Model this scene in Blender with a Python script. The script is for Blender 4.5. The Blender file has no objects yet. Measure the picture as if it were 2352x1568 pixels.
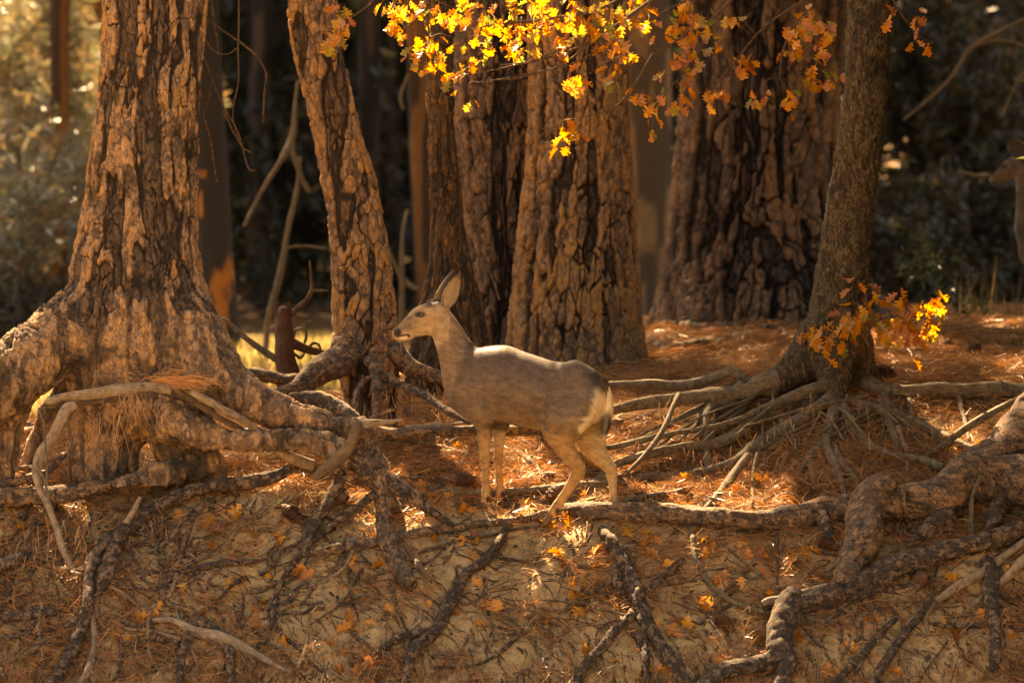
import bpy, math, numpy as np, random
from mathutils import Vector, Matrix
R = math.radians
sc = bpy.context.scene
rng = np.random.default_rng(7)
random.seed(7)

# ---------------------------------------------------------------- camera
ZC, PITCH, LENS, FPX = 1.372, math.atan(224/8820), 135.0, 8820.0
cam_d = bpy.data.cameras.new('camera')
cam = bpy.data.objects.new('camera', cam_d); sc.collection.objects.link(cam)
cam.location = (0, 0, ZC); cam.rotation_euler = (math.pi/2 - PITCH, 0, 0)
cam_d.lens = LENS; cam_d.sensor_width = 36; cam_d.clip_end = 2000
cam_d.dof.use_dof = True; cam_d.dof.focus_distance = 20.1; cam_d.dof.aperture_fstop = 2.4
sc.camera = cam

# ---------------------------------------------------------------- light
SUN = Vector((-0.25, 0.69, 0.70)).normalized()          # towards the sun
SUN_EL = math.asin(SUN.z); SUN_AZ = math.atan2(SUN.x, SUN.y)
world = bpy.data.worlds.new('World'); sc.world = world; world.use_nodes = True
wn = world.node_tree.nodes; wl = world.node_tree.links
sky = wn.new('ShaderNodeTexSky'); sky.sky_type = 'NISHITA'; sky.sun_disc = False
sky.sun_elevation = SUN_EL; sky.sun_rotation = SUN_AZ
sky.dust_density = 3.0; sky.air_density = 1.0; sky.ozone_density = 0.6
wn['Background'].inputs['Strength'].default_value = 0.05
wl.new(sky.outputs[0], wn['Background'].inputs['Color'])
sun_d = bpy.data.lights.new('sun', 'SUN'); sun_d.energy = 5.0; sun_d.angle = R(0.5); sun_d.color = (1.0, 0.86, 0.66)
sun = bpy.data.objects.new('sun', sun_d); sc.collection.objects.link(sun)
sun.rotation_euler = SUN.to_track_quat('Z', 'Y').to_euler(); sun.location = (0, 0, 30)
vs = sc.view_settings
sc.display_settings.display_device = 'sRGB'
vs.view_transform = 'Standard'; vs.look = 'None'; vs.gamma = 1; vs.use_curve_mapping = False
vs.exposure = 3.35
vs.use_white_balance = True; vs.white_balance_temperature = 11500; vs.white_balance_tint = 18
sc.render.engine = 'CYCLES'
sc.cycles.max_bounces = 6; sc.cycles.diffuse_bounces = 3; sc.cycles.glossy_bounces = 2
sc.cycles.transmission_bounces = 4; sc.cycles.use_denoising = True; sc.cycles.denoising_input_passes = 'RGB_ALBEDO_NORMAL'; sc.cycles.denoising_prefilter = 'ACCURATE'
sc.cycles.sample_clamp_indirect = 4.0

# ---------------------------------------------------------------- helpers
cp, sp_ = math.cos(PITCH), math.sin(PITCH)
def P(u, v, Y):
    """picture position (2352 x 1568 grid) at depth Y -> world point"""
    u = np.asarray(u, float); v = np.asarray(v, float)
    dx = (u-1176)/FPX; dz = -(v-784)/FPX
    ry = cp + dz*sp_; rz = dz*cp - sp_
    return np.stack(np.broadcast_arrays(dx/ry*Y, Y, ZC + rz/ry*Y), -1).astype(float)
def uv_of(p):
    p = np.asarray(p, float); x, y, z = p[..., 0], p[..., 1], p[..., 2]-ZC
    f = y*cp - z*sp_; up = y*sp_ + z*cp
    return 1176 + FPX*x/f, 784 - FPX*up/f
_T = rng.random(65536)
def _h(ix, iy, iz, s=0):
    return _T[((ix*73856093) ^ (iy*19349663) ^ (iz*83492791) ^ (s*2654435761 + s*977)) & 65535]
def noise(p, s=0):
    p = np.asarray(p, float); i = np.floor(p).astype(np.int64); f = p - i; f = f*f*(3-2*f)
    x, y, z = i[..., 0], i[..., 1], i[..., 2]; fx, fy, fz = f[..., 0], f[..., 1], f[..., 2]
    def L(a, b, t): return a + (b-a)*t
    r = L(L(L(_h(x, y, z, s), _h(x+1, y, z, s), fx), L(_h(x, y+1, z, s), _h(x+1, y+1, z, s), fx), fy),
          L(L(_h(x, y, z+1, s), _h(x+1, y, z+1, s), fx), L(_h(x, y+1, z+1, s), _h(x+1, y+1, z+1, s), fx), fy), fz)
    return r*2-1
def fbm(p, o=4, s=0):
    r = 0; a = 1.0; t = 0
    for k in range(o):
        r = r + a*noise(p, s+k*13); t += a; a *= .5; p = p*2.03 + 7.1
    return r/t
def voronoi(p, s=0):
    """F1, F2 and a random number of the nearest cell"""
    i = np.floor(p).astype(np.int64); f = p - i
    n = len(p); f1 = np.full(n, 9.); f2 = np.full(n, 9.); rid = np.zeros(n)
    for a in (-1, 0, 1):
        for b in (-1, 0, 1):
            for c in (-1, 0, 1):
                x, y, z = i[:, 0]+a, i[:, 1]+b, i[:, 2]+c
                r0 = _h(x, y, z, s+1)
                d = (a + .1+.8*r0 - f[:, 0])**2 + (b + .1+.8*_h(x, y, z, s+2) - f[:, 1])**2 + (c + .1+.8*_h(x, y, z, s+3) - f[:, 2])**2
                near = d < f1
                f2 = np.where(near, f1, np.minimum(f2, d)); rid = np.where(near, r0, rid); f1 = np.where(near, d, f1)
    return np.sqrt(f1), np.sqrt(f2), (rid*7.31) % 1
def sstep(a, b, x):
    t = np.clip((x-a)/(b-a), 0, 1); return t*t*(3-2*t)

def mesh(name, V, F, mat=None, attrs=None, smooth=True, colors=None):
    V = np.asarray(V, np.float32); F = np.asarray(F, np.int32)
    me = bpy.data.meshes.new(name)
    me.vertices.add(len(V)); me.vertices.foreach_set('co', V.ravel())
    k = F.shape[1]
    me.loops.add(F.size); me.loops.foreach_set('vertex_index', F.ravel())
    me.polygons.add(len(F)); me.polygons.foreach_set('loop_start', np.arange(0, F.size, k, dtype=np.int32))
    me.polygons.foreach_set('use_smooth', np.full(len(F), smooth))
    me.update(calc_edges=True)
    for an, av in (attrs or {}).items():
        a = me.attributes.new(an, 'FLOAT', 'POINT'); a.data.foreach_set('value', np.asarray(av, np.float32))
    if colors is not None:
        a = me.attributes.new('tone', 'FLOAT_COLOR', 'POINT')
        c = np.ones((len(V), 4), np.float32); c[:, :3] = colors; a.data.foreach_set('color', c.ravel())
    if mat: me.materials.append(mat)
    return me
def put(me, name, parent=None, kind=None, label=None, cat=None, group=None, loc=None):
    o = bpy.data.objects.new(name, me); sc.collection.objects.link(o)
    if parent is not None: o.parent = parent
    if loc is not None: o.location = loc
    if kind: o['kind'] = kind
    if label: o['label'] = label
    if cat: o['category'] = cat
    if group: o['group'] = group
    return o
def thing(name, label, cat, loc=(0, 0, 0), group=None):
    return put(None, name, label=label, cat=cat, group=group, loc=tuple(float(c) for c in loc))
def grid_faces(nr, nc, wrap=False):
    i = np.arange(nr-1)[:, None]*nc; j = np.arange(nc if wrap else nc-1)[None]
    j2 = (j+1) % nc
    return np.stack([i+j, i+j2, i+nc+j2, i+nc+j], -1).reshape(-1, 4)
def spline(pts, step):
    """Catmull-Rom through rows of pts; about one sample per step metres (on xyz)"""
    pts = np.asarray(pts, float); n = len(pts)
    ext = np.vstack([2*pts[0]-pts[1], pts, 2*pts[-1]-pts[-2]]); out = []
    for k in range(n-1):
        a, b, c, d = ext[k:k+4]; m = max(2, int(np.linalg.norm((c-b)[:3])/step)+1)
        t = np.linspace(0, 1, m, endpoint=False)[:, None]
        out.append(.5*((2*b) + (c-a)*t + (2*a-5*b+4*c-d)*t*t + (3*b-a-3*c+d)*t**3))
    out.append(pts[-1:]); return np.vstack(out)
def frames(C):
    T = np.gradient(C, axis=0); T /= np.linalg.norm(T, axis=1)[:, None]+1e-9
    A = np.zeros_like(T); ref = np.array([0, -1., .15]) if abs(T[0][1]) < .85 else np.array([0, 0, 1.])
    for k in range(len(T)):
        a = ref - T[k]*ref.dot(T[k]); a /= np.linalg.norm(a)+1e-9; A[k] = a; ref = a
    return T, A, np.cross(T, A)
# ---------------------------------------------------------------- materials
def new_mat(name):
    m = bpy.data.materials.new(name); m.use_nodes = True; nt = m.node_tree
    return m, nt, nt.nodes['Principled BSDF']
class G:
    def __init__(s, nt): s.nt = nt
    def n(s, t, **kw):
        x = s.nt.nodes.new(t)
        for k, v in kw.items():
            if k.startswith('i_'):
                x.inputs[k[2:].replace('_', ' ')].default_value = v
            else: setattr(x, k, v)
        return x
    def l(s, a, b): s.nt.links.new(a, b)
    def attr(s, name): return s.n('ShaderNodeAttribute', attribute_name=name)
    def obj(s): return s.n('ShaderNodeTexCoord').outputs['Object']
    def noise(s, vec, scale, detail=4, rough=.6):
        x = s.n('ShaderNodeTexNoise'); x.inputs['Scale'].default_value = scale; x.inputs['Detail'].default_value = detail
        x.inputs['Roughness'].default_value = rough; s.l(vec, x.inputs['Vector']); return x.outputs['Fac']
    def vor(s, vec, scale, feature='F1'):
        x = s.n('ShaderNodeTexVoronoi', feature=feature); x.inputs['Scale'].default_value = scale; s.l(vec, x.inputs['Vector']); return x
    def mapping(s, vec, scale):
        x = s.n('ShaderNodeMapping'); x.inputs['Scale'].default_value = scale; s.l(vec, x.inputs['Vector']); return x.outputs[0]
    def ramp(s, fac, stops):
        x = s.n('ShaderNodeValToRGB'); e = x.color_ramp.elements
        while len(e) < len(stops): e.new(.5)
        for k, (p, c) in enumerate(stops):
            e[k].position = p; e[k].color = (*c, 1) if len(c) == 3 else c
        s.l(fac, x.inputs[0]); return x.outputs[0]
    def mix(s, fac, a, b, mode='MIX'):
        x = s.n('ShaderNodeMix', data_type='RGBA', blend_type=mode)
        for sock, val in ((x.inputs[0], fac), (x.inputs[6], a), (x.inputs[7], b)):
            if hasattr(val, 'links') or isinstance(val, bpy.types.NodeSocket): s.l(val, sock)
            elif isinstance(val, (int, float)): sock.default_value = val
            else: sock.default_value = (*val, 1)
        return x.outputs[2]
    def math(s, op, a, b=0, c=None):
        x = s.n('ShaderNodeMath', operation=op)
        for k, val in enumerate((a, b) if c is None else (a, b, c)):
            if isinstance(val, bpy.types.NodeSocket): s.l(val, x.inputs[k])
            else: x.inputs[k].default_value = val
        return x.outputs[0]
    def bump(s, h, strength, dist, normal=None):
        x = s.n('ShaderNodeBump'); x.inputs['Strength'].default_value = strength; x.inputs['Distance'].default_value = dist
        s.l(h, x.inputs['Height'])
        if normal is not None: s.l(normal, x.inputs['Normal'])
        return x.outputs[0]

def bark_mat(name, plates, crack, flake_scale=45, zs=.55, rough=.85, grey=(.20, .16, .14), moss=0.0, flakecol=.45, blotch=.7):
    """plates: three colours of the bark scales; crack: colour of the furrows; attributes plate / rnd / flk come from the mesh"""
    m, nt, b = new_mat(name); g = G(nt); o = g.obj()
    warp = g.n('ShaderNodeVectorMath', operation='ADD')
    nz = g.n('ShaderNodeTexNoise'); nz.inputs['Scale'].default_value = 9; nz.inputs['Detail'].default_value = 2; g.l(o, nz.inputs['Vector'])
    sc_ = g.n('ShaderNodeVectorMath', operation='SCALE'); g.l(nz.outputs['Color'], sc_.inputs[0]); sc_.inputs['Scale'].default_value = .06
    g.l(o, warp.inputs[0]); g.l(sc_.outputs[0], warp.inputs[1])
    vec = g.mapping(warp.outputs[0], (1, 1, zs))
    v1 = g.vor(vec, flake_scale); v2 = g.vor(vec, flake_scale, 'DISTANCE_TO_EDGE')
    sep = g.n('ShaderNodeSeparateColor'); g.l(v1.outputs['Color'], sep.inputs[0])
    big = g.noise(g.mapping(o, (1, 1, .45)), 5, 3, .6)
    f = g.math('ADD', g.math('MULTIPLY', g.attr('rnd').outputs['Fac'], .45), g.math('MULTIPLY', sep.outputs[0], .42))
    f = g.math('ADD', f, g.math('MULTIPLY', g.math('SUBTRACT', big, .5), blotch))
    f = g.math('ADD', f, g.math('MULTIPLY', g.attr('flk').outputs['Fac'], .25))
    col = g.ramp(f, [(.16, grey), (.38, plates[0]), (.58, plates[1]), (.78, plates[2])])
    col = g.mix(g.math('MULTIPLY', sep.outputs[2], .45), col, g.mix(.5, col, crack))
    fine = g.noise(o, 160, 5, .7)
    col = g.mix(g.math('MULTIPLY', fine, .55), col, g.mix(.5, col, crack))
    edge0 = g.ramp(v2.outputs[0], [(.01, (0, 0, 0)), (.09, (1, 1, 1))])
    part = g.ramp(g.noise(o, 24, 3, .6), [(.42, (0, 0, 0)), (.58, (1, 1, 1))])
    edge = g.math('MAXIMUM', edge0, g.math('MULTIPLY', part, .85 if moss < .85 else .2))
    col = g.mix(edge, g.mix(flakecol, col, crack), col)
    lowc = g.mix(g.ramp(f, [(.3, (0, 0, 0)), (.7, (1, 1, 1))]), g.mix(.8, grey, crack), g.mix(.45, grey, crack))
    col = g.mix(g.math('MULTIPLY', g.attr('low').outputs['Fac'], .85), col, g.mix(edge, g.mix(.6, lowc, crack), lowc))
    pl = g.ramp(g.attr('plate').outputs['Fac'], [(.25, (0, 0, 0)), (.70, (1, 1, 1))])
    col = g.mix(pl, g.mix(g.math('MULTIPLY', fine, .22), crack, grey), col)
    if moss > 0:
        mm = g.noise(o, 3.2, 4, .65); mk = g.ramp(mm, [(.56, (0, 0, 0)), (.64, (moss, moss, moss))])
        col = g.mix(mk, col, (.026, .023, .012))
    g.l(col, b.inputs['Base Color'])
    h = g.math('ADD', g.math('MULTIPLY', edge, .5), g.math('ADD', g.math('MULTIPLY', sep.outputs[1], .9), g.math('MULTIPLY', fine, .8)))
    g.l(g.bump(h, 1.0, .010), b.inputs['Normal'])
    b.inputs['Roughness'].default_value = rough; b.inputs['Specular IOR Level'].default_value = .25
    return m
M = {}
M['pine'] = bark_mat('ponderosa bark', [(.24, .135, .08), (.40, .23, .13), (.48, .22, .08)], (.045, .031, .021), 48, .5, grey=(.15, .11, .09), moss=.0)
M['pine_moss'] = bark_mat('mossy ponderosa bark', [(.27, .165, .105), (.47, .30, .19), (.54, .30, .13)], (.016, .010, .007), 44, .55, grey=(.14, .105, .085), moss=.75)
M['pine_orange'] = bark_mat('orange pine bark', [(.25, .15, .09), (.43, .255, .14), (.52, .26, .09)], (.018, .011, .007), 36, .6, grey=(.17, .12, .09))
M['pine_brown'] = bark_mat('dark young pine bark', [(.10, .06, .033), (.14, .08, .04), (.22, .11, .04)], (.028, .018, .011), 42, .4, grey=(.09, .065, .045))
M['pine_grey'] = bark_mat('grey furrowed pine bark', [(.15, .10, .075), (.25, .16, .11), (.34, .19, .10)], (.014, .010, .008), 34, .6, grey=(.12, .09, .08))
M['oak'] = bark_mat('grey oak bark', [(.12, .088, .052), (.16, .115, .066), (.19, .135, .075)], (.030, .022, .014), 70, .30, grey=(.085, .066, .042), moss=.9, flakecol=.95)
M['root_pine'] = bark_mat('flaky root bark', [(.15, .10, .07), (.25, .165, .11), (.38, .22, .12)], (.016, .011, .008), 58, 1, grey=(.11, .085, .068), blotch=.45, flakecol=.9)
M['root_dark'] = bark_mat('dark weathered root bark', [(.08, .056, .042), (.15, .10, .07), (.30, .19, .12)], (.012, .009, .007), 64, 1, grey=(.07, .055, .045), blotch=.4, flakecol=.9)
M['root_oak'] = bark_mat('smooth oak root bark', [(.17, .135, .09), (.22, .17, .11), (.25, .19, .115)], (.07, .052, .034), 70, 1, grey=(.14, .11, .075), flakecol=.35)
M['twig'] = bark_mat('brown twig bark', [(.10, .06, .035), (.15, .09, .055), (.20, .12, .07)], (.04, .028, .02), 90, 1, grey=(.08, .055, .04))
M['far_brown'] = bark_mat('far reddish trunk bark', [(.13, .065, .03), (.20, .09, .035), (.26, .11, .035)], (.05, .027, .015), 14, .3, grey=(.09, .055, .035))
M['far_tan'] = bark_mat('far tan trunk bark', [(.22, .13, .07), (.28, .16, .08), (.34, .18, .08)], (.09, .055, .03), 12, .3, grey=(.15, .10, .06))
M['far_dark'] = bark_mat('far dark trunk bark', [(.07, .045, .03), (.09, .058, .036), (.12, .075, .045)], (.03, .02, .014), 14, .3, grey=(.04, .03, .024))

def wood_mat(name, c1, c2, c3):
    m, nt, b = new_mat(name); g = G(nt); o = g.obj()
    tc = g.attr('along'); ac = g.attr('around')
    cmb = g.n('ShaderNodeCombineXYZ'); g.l(g.math('MULTIPLY', tc.outputs['Fac'], 3.5), cmb.inputs[0]); g.l(g.math('MULTIPLY', ac.outputs['Fac'], 9), cmb.inputs[1])
    st = g.noise(cmb.outputs[0], 6, 6, .65); sp = g.noise(o, 30, 4, .6)
    col = g.ramp(g.math('ADD', g.math('MULTIPLY', st, .7), g.math('MULTIPLY', sp, .3)), [(.40, c3), (.49, c1), (.62, c2)])
    g.l(col, b.inputs['Base Color']); g.l(g.bump(st, 1, .012), b.inputs['Normal'])
    b.inputs['Roughness'].default_value = .7; b.inputs['Specular IOR Level'].default_value = .3
    return m
M['dead_pale'] = wood_mat('pale weathered dead wood', (.40, .29, .19), (.58, .44, .31), (.06, .04, .025))
M['dead_brown'] = wood_mat('brown barkless dead wood', (.20, .13, .08), (.28, .19, .11), (.06, .04, .025))
M['stump_red'] = wood_mat('reddish rotten wood', (.10, .045, .026), (.16, .07, .035), (.03, .017, .012))

def leaf_mat(name, c1, c2, c3, trans=.55, gloss=.12, vein=True):
    m, nt, b = new_mat(name); g = G(nt); nt.nodes.remove(b); out = nt.nodes['Material Output']
    oi = g.n('ShaderNodeObjectInfo'); o = g.obj()
    n = g.noise(o, 28, 4, .7)
    f = g.math('ADD', g.math('MULTIPLY', oi.outputs['Random'], .6), g.math('MULTIPLY', n, .5))
    col = g.ramp(f, [(.2, c1), (.5, c2), (.8, c3)])
    d = g.n('ShaderNodeBsdfDiffuse'); t = g.n('ShaderNodeBsdfTranslucent'); gl = g.n('ShaderNodeBsdfGlossy'); gl.inputs['Roughness'].default_value = .38
    g.l(col, d.inputs['Color']); g.l(col, t.inputs['Color'])
    m1 = g.n('ShaderNodeMixShader'); m1.inputs[0].default_value = trans; g.l(d.outputs[0], m1.inputs[1]); g.l(t.outputs[0], m1.inputs[2])
    m2 = g.n('ShaderNodeMixShader'); m2.inputs[0].default_value = gloss*.4; g.l(m1.outputs[0], m2.inputs[1]); g.l(gl.outputs[0], m2.inputs[2])
    g.l(m2.outputs[0], out.inputs['Surface']); return m
M['leaf_gold'] = leaf_mat('golden oak leaf', (.42, .11, .010), (.57, .20, .016), (.60, .29, .035))
M['leaf_green'] = leaf_mat('half green oak leaf', (.40, .20, .015), (.30, .22, .025), (.14, .16, .02))
M['leaf_rust'] = leaf_mat('rusty oak leaf', (.26, .07, .010), (.42, .13, .014), (.50, .20, .02))
M['leaf_dry'] = leaf_mat('dry fallen oak leaf', (.36, .10, .010), (.55, .19, .015), (.60, .26, .03), trans=.3)

def tone_mat(name, trans=.4, gloss=.08, rough=.45, var=.5):
    """colour comes from the 'tone' attribute of each blade or needle"""
    m, nt, b = new_mat(name); g = G(nt); nt.nodes.remove(b); out = nt.nodes['Material Output']
    col = g.attr('tone').outputs['Color']
    d = g.n('ShaderNodeBsdfDiffuse'); t = g.n('ShaderNodeBsdfTranslucent'); gl = g.n('ShaderNodeBsdfGlossy'); gl.inputs['Roughness'].default_value = rough
    g.l(col, d.inputs['Color']); g.l(col, t.inputs['Color'])
    m1 = g.n('ShaderNodeMixShader'); m1.inputs[0].default_value = trans; g.l(d.outputs[0], m1.inputs[1]); g.l(t.outputs[0], m1.inputs[2])
    m2 = g.n('ShaderNodeMixShader'); m2.inputs[0].default_value = gloss*.4; g.l(m1.outputs[0], m2.inputs[1]); g.l(gl.outputs[0], m2.inputs[2])
    g.l(m2.outputs[0], out.inputs['Surface']); return m
M['needle'] = tone_mat('fallen pine needles', .25, .10, .35)
M['foliage'] = tone_mat('tree foliage', .5, .10, .35)
M['foliage_lit'] = tone_mat('waxy sunlit needles', .5, .30, .25)
M['fur'] = tone_mat('deer fur', .38, .20, .32)
M['grass'] = tone_mat('dry grass', .5, .05, .5)

def ground_mat():
    m, nt, b = new_mat('sandy forest floor'); g = G(nt); o = g.obj()
    n1 = g.noise(o, 3.5, 6, .65); n2 = g.noise(o, 22, 6, .7); n3 = g.noise(o, 120, 4, .7)
    sand = g.ramp(n2, [(.28, (.24, .15, .075)), (.45, (.46, .31, .16)), (.72, (.54, .37, .19))])
    sp = g.vor(o, 85); spk = g.ramp(sp.outputs['Distance'], [(.10, (1, 1, 1)), (.24, (0, 0, 0))])
    spn = g.ramp(g.noise(o, 7, 4, .6), [(.42, (0, 0, 0)), (.6, (1, 1, 1))])
    sand = g.mix(g.math('MULTIPLY', spk, spn), sand, (.06, .035, .02))
    duff = g.ramp(n3, [(.3, (.05, .03, .017)), (.5, (.14, .08, .038)), (.75, (.27, .16, .075))])
    f = g.math('ADD', g.attr('duff').outputs['Fac'], g.math('MULTIPLY', g.math('SUBTRACT', n1, .5), 1.6))
    f = g.math('ADD', f, g.math('MULTIPLY', g.math('SUBTRACT', n2, .5), .9))
    col = g.mix(g.ramp(f, [(.38, (0, 0, 0)), (.62, (1, 1, 1))]), sand, duff)
    g.l(col, b.inputs['Base Color'])
    h = g.math('ADD', g.math('MULTIPLY', n2, 1.2), g.math('MULTIPLY', n3, .5))
    g.l(g.bump(h, 1, .02), b.inputs['Normal'])
    b.inputs['Roughness'].default_value = .95; b.inputs['Specular IOR Level'].default_value = .1
    return m
M['ground'] = ground_mat()
def plain(name, c, rough=.6, spec=.3):
    m, nt, b = new_mat(name); b.inputs['Base Color'].default_value = (*c, 1); b.inputs['Roughness'].default_value = rough
    b.inputs['Specular IOR Level'].default_value = spec; g = G(nt); o = g.obj()
    n = g.noise(o, 60, 4, .6); g.l(g.mix(n, c, tuple(x*.55 for x in c)), b.inputs['Base Color']); return m
M['hoof'] = plain('brown hoof', (.13, .08, .045), .5)
M['sand_crumb'] = plain('sand crumb', (.46, .30, .15), .95, .05)
M['eye'] = plain('dark wet eye', (.008, .005, .004), .06, .8)
M['cone'] = plain('pine cone scale', (.12, .055, .03), .7)
M['antler'] = plain('velvet antler', (.30, .21, .14), .7)
def skin_mat():
    m, nt, b = new_mat('deer hide'); g = G(nt); o = g.obj()
    n = g.noise(g.mapping(o, (1, 1, 1)), 140, 5, .75)
    c = g.attr('tone').outputs['Color']
    g.l(g.mix(g.math('MULTIPLY', n, .5), c, g.mix(.5, c, (.02, .015, .01))), b.inputs['Base Color'])
    g.l(g.bump(n, .5, .003), b.inputs['Normal'])
    b.inputs['Roughness'].default_value = .75; b.inputs['Specular IOR Level'].default_value = .2
    b.inputs['Sheen Weight'].default_value = .15
    return m
M['hide'] = skin_mat()
# ---------------------------------------------------------------- ground
GX = np.array([-3.6, -2.2, -1.2, -.3, .5, 1.2, 1.9, 2.6, 3.8])
GY = np.array([17.2, 18.4, 19.0, 19.4, 19.75, 20.0, 20.3, 20.8, 21.3, 22., 23., 24.5, 27., 29.5, 33., 38., 50., 70.])
GZ = np.array([
 #  -3.6   -2.2   -1.2    -.3     .5    1.2    1.9    2.6    3.8
 [-1.60, -1.60, -1.60, -1.60, -1.60, -1.60, -1.60, -1.60, -1.60],
 [-1.25, -1.30, -1.35, -1.35, -1.35, -1.35, -1.35, -1.30, -1.25],
 [-0.75, -0.75, -0.80, -0.82, -0.82, -0.82, -0.82, -0.80, -0.75],
 [-0.36, -0.36, -0.38, -0.42, -0.42, -0.42, -0.42, -0.42, -0.40],
 [-0.08, -0.08, -0.02, -0.10, -0.11, -0.14, -0.16, -0.16, -0.12],
 [ 0.06,  0.08,  0.08,  0.00, -0.03, -0.04, -0.05, -0.05,  0.00],
 [ 0.12,  0.13,  0.14,  0.07,  0.05,  0.04,  0.03,  0.02,  0.06],
 [ 0.15,  0.16,  0.22,  0.19,  0.19,  0.20,  0.24,  0.22,  0.28],
 [ 0.16,  0.18,  0.32,  0.30,  0.32,  0.42,  0.54,  0.54,  0.56],
 [ 0.18,  0.20,  0.44,  0.42,  0.42,  0.54,  0.63,  0.63,  0.64],
 [ 0.18,  0.20,  0.40,  0.52,  0.49,  0.59,  0.66,  0.66,  0.68],
 [ 0.18,  0.20,  0.30,  0.58,  0.55,  0.64,  0.71,  0.71,  0.72],
 [ 0.18,  0.22,  0.22,  0.52,  0.64,  0.72,  0.76,  0.77,  0.78],
 [ 0.18,  0.22,  0.20,  0.45,  0.70,  0.78,  0.79,  0.80,  0.80],
 [ 0.20,  0.22,  0.20,  0.30,  0.60,  0.72,  0.78,  0.80,  0.80],
 [ 0.20,  0.22,  0.20,  0.22,  0.40,  0.60,  0.70,  0.72,  0.72],
 [ 0.25,  0.25,  0.25,  0.25,  0.30,  0.40,  0.50,  0.50,  0.50],
 [ 0.60,  0.60,  0.60,  0.60,  0.60,  0.60,  0.60,  0.60,  0.60]])
_gx = np.arange(-4.6, 4.61, .05); _gy = np.arange(16.6, 72, .05)
_t = np.stack([np.interp(_gy, GY, GZ[:, k]) for k in range(len(GX))], 1)
_t = np.stack([np.interp(_gx, GX, _t[r]) for r in range(len(_gy))], 0)
_k = np.exp(-np.arange(-9, 10)**2/(2*4.5**2)); _k /= _k.sum()
_t = np.apply_along_axis(lambda c: np.convolve(np.pad(c, 9, 'edge'), _k, 'valid'), 0, _t)
_k2 = np.exp(-np.arange(-15, 16)**2/(2*6.0**2)); _k2 /= _k2.sum()
_t = np.apply_along_axis(lambda c: np.convolve(np.pad(c, 15, 'edge'), _k2, 'valid'), 1, _t)
def gz_raw(X, Y):
    X = np.asarray(X, float); Y = np.asarray(Y, float)
    fx = np.clip((X-_gx[0])/.05, 0, len(_gx)-1.001); fy = np.clip((Y-_gy[0])/.05, 0, len(_gy)-1.001)
    i = fx.astype(int); j = fy.astype(int); a = fx-i; b = fy-j
    z = (_t[j, i]*(1-a)+_t[j, i+1]*a)*(1-b) + (_t[j+1, i]*(1-a)+_t[j+1, i+1]*a)*b
    far = np.clip(Y-70, 0, None); z = z + np.where(far > 0, .0022*far**2*np.clip(1-far/400, .3, 1), 0)
    return z
def gz(X, Y):
    X = np.asarray(X, float); Y = np.asarray(Y, float)
    p = np.stack([X, Y, X*0], -1)
    bank = sstep(18.0, 19.2, Y)*(1-sstep(20.0, 21.0, Y))
    near = 1-sstep(30, 45, Y)
    z = gz_raw(X, Y) + fbm(p*1.7, 3, 5)*(.05+.06*bank) + near*(fbm(p*7.0, 3, 9)*(.012+.026*bank) + np.abs(fbm(p*19, 2, 21))*(.006+.020*bank) + np.abs(fbm(p*4.2, 2, 25))*.07*bank)
    return z
def hit(u, v):
    """where the ray of a picture position meets the ground"""
    Ys = np.concatenate([np.arange(18.2, 24, .02), np.arange(24, 70, .25)])
    q = P(u, v, 1.0) - np.array([0, 0, ZC]); q = q.reshape(3)
    X = q[0]*Ys; Z = ZC + q[2]*Ys; G_ = gz(X, Ys)
    k = np.argmax(Z < G_)
    if not (Z < G_).any(): k = len(Ys)-1
    return np.array([X[k], Ys[k], Z[k]])
SAND = [(560, 1165, 95, 40), (600, 1330, 130, 75), (700, 1230, 90, 40), (1060, 1215, 150, 35), (1060, 1300, 130, 80), (1230, 1340, 60, 40), (830, 1450, 80, 40), (1190, 1500, 70, 40),
        (1000, 1440, 110, 50), (2130, 1480, 130, 70), (1640, 1330, 70, 50), (1330, 1250, 90, 40), (1900, 1500, 80, 40), (2250, 1300, 60, 40), (640, 1420, 90, 60), (1600, 1420, 90, 50), (1400, 1500, 100, 60), (1560, 1215, 90, 25)]
def sandy(X, Y, Z):
    u, v = uv_of(np.stack([X, Y, Z], -1)); s = np.zeros_like(u)
    for a, b, ru, rv in SAND:
        s = np.maximum(s, np.exp(-(((u-a)/ru)**2+((v-b)/rv)**2)*.8))
    return s*(Y < 20.6)
def axis_pts(lo, hi, d, growth, far):
    c = [lo]
    while c[-1] < hi: c.append(c[-1]+d)
    s = d; right = [c[-1]]
    while right[-1] < far: s *= growth; right.append(right[-1]+s)
    return c + right[1:]
xs = axis_pts(0, 3.1, .014, 1.12, 320); xs = np.array(sorted(set([-x for x in xs[1:]] + xs)))
ya = list(np.arange(18.5, 20.8, .013)) + list(np.arange(20.8, 25, .028))
s = .03; y = ya[-1]
while y < 500: s *= 1.045; y += s; ya.append(y)
yb = [18.5]; s = .03
while yb[-1] > -150: s *= 1.12; yb.append(yb[-1]-s)
ys = np.array(sorted(set(yb[1:] + ya)))
XX, YY = np.meshgrid(xs, ys); ZZ = gz(XX, YY)
_bk = 1-sstep(20.0, 20.9, YY.ravel()); duff = 1 - _bk*.50 - sandy(XX.ravel(), YY.ravel(), ZZ.ravel())*.55
duff = np.where(YY.ravel() < 18.3, .25, duff)
gm = mesh('ground', np.stack([XX.ravel(), YY.ravel(), ZZ.ravel()], 1), grid_faces(len(ys), len(xs)), M['ground'], {'duff': duff})
put(gm, 'ground', kind='structure')
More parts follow.
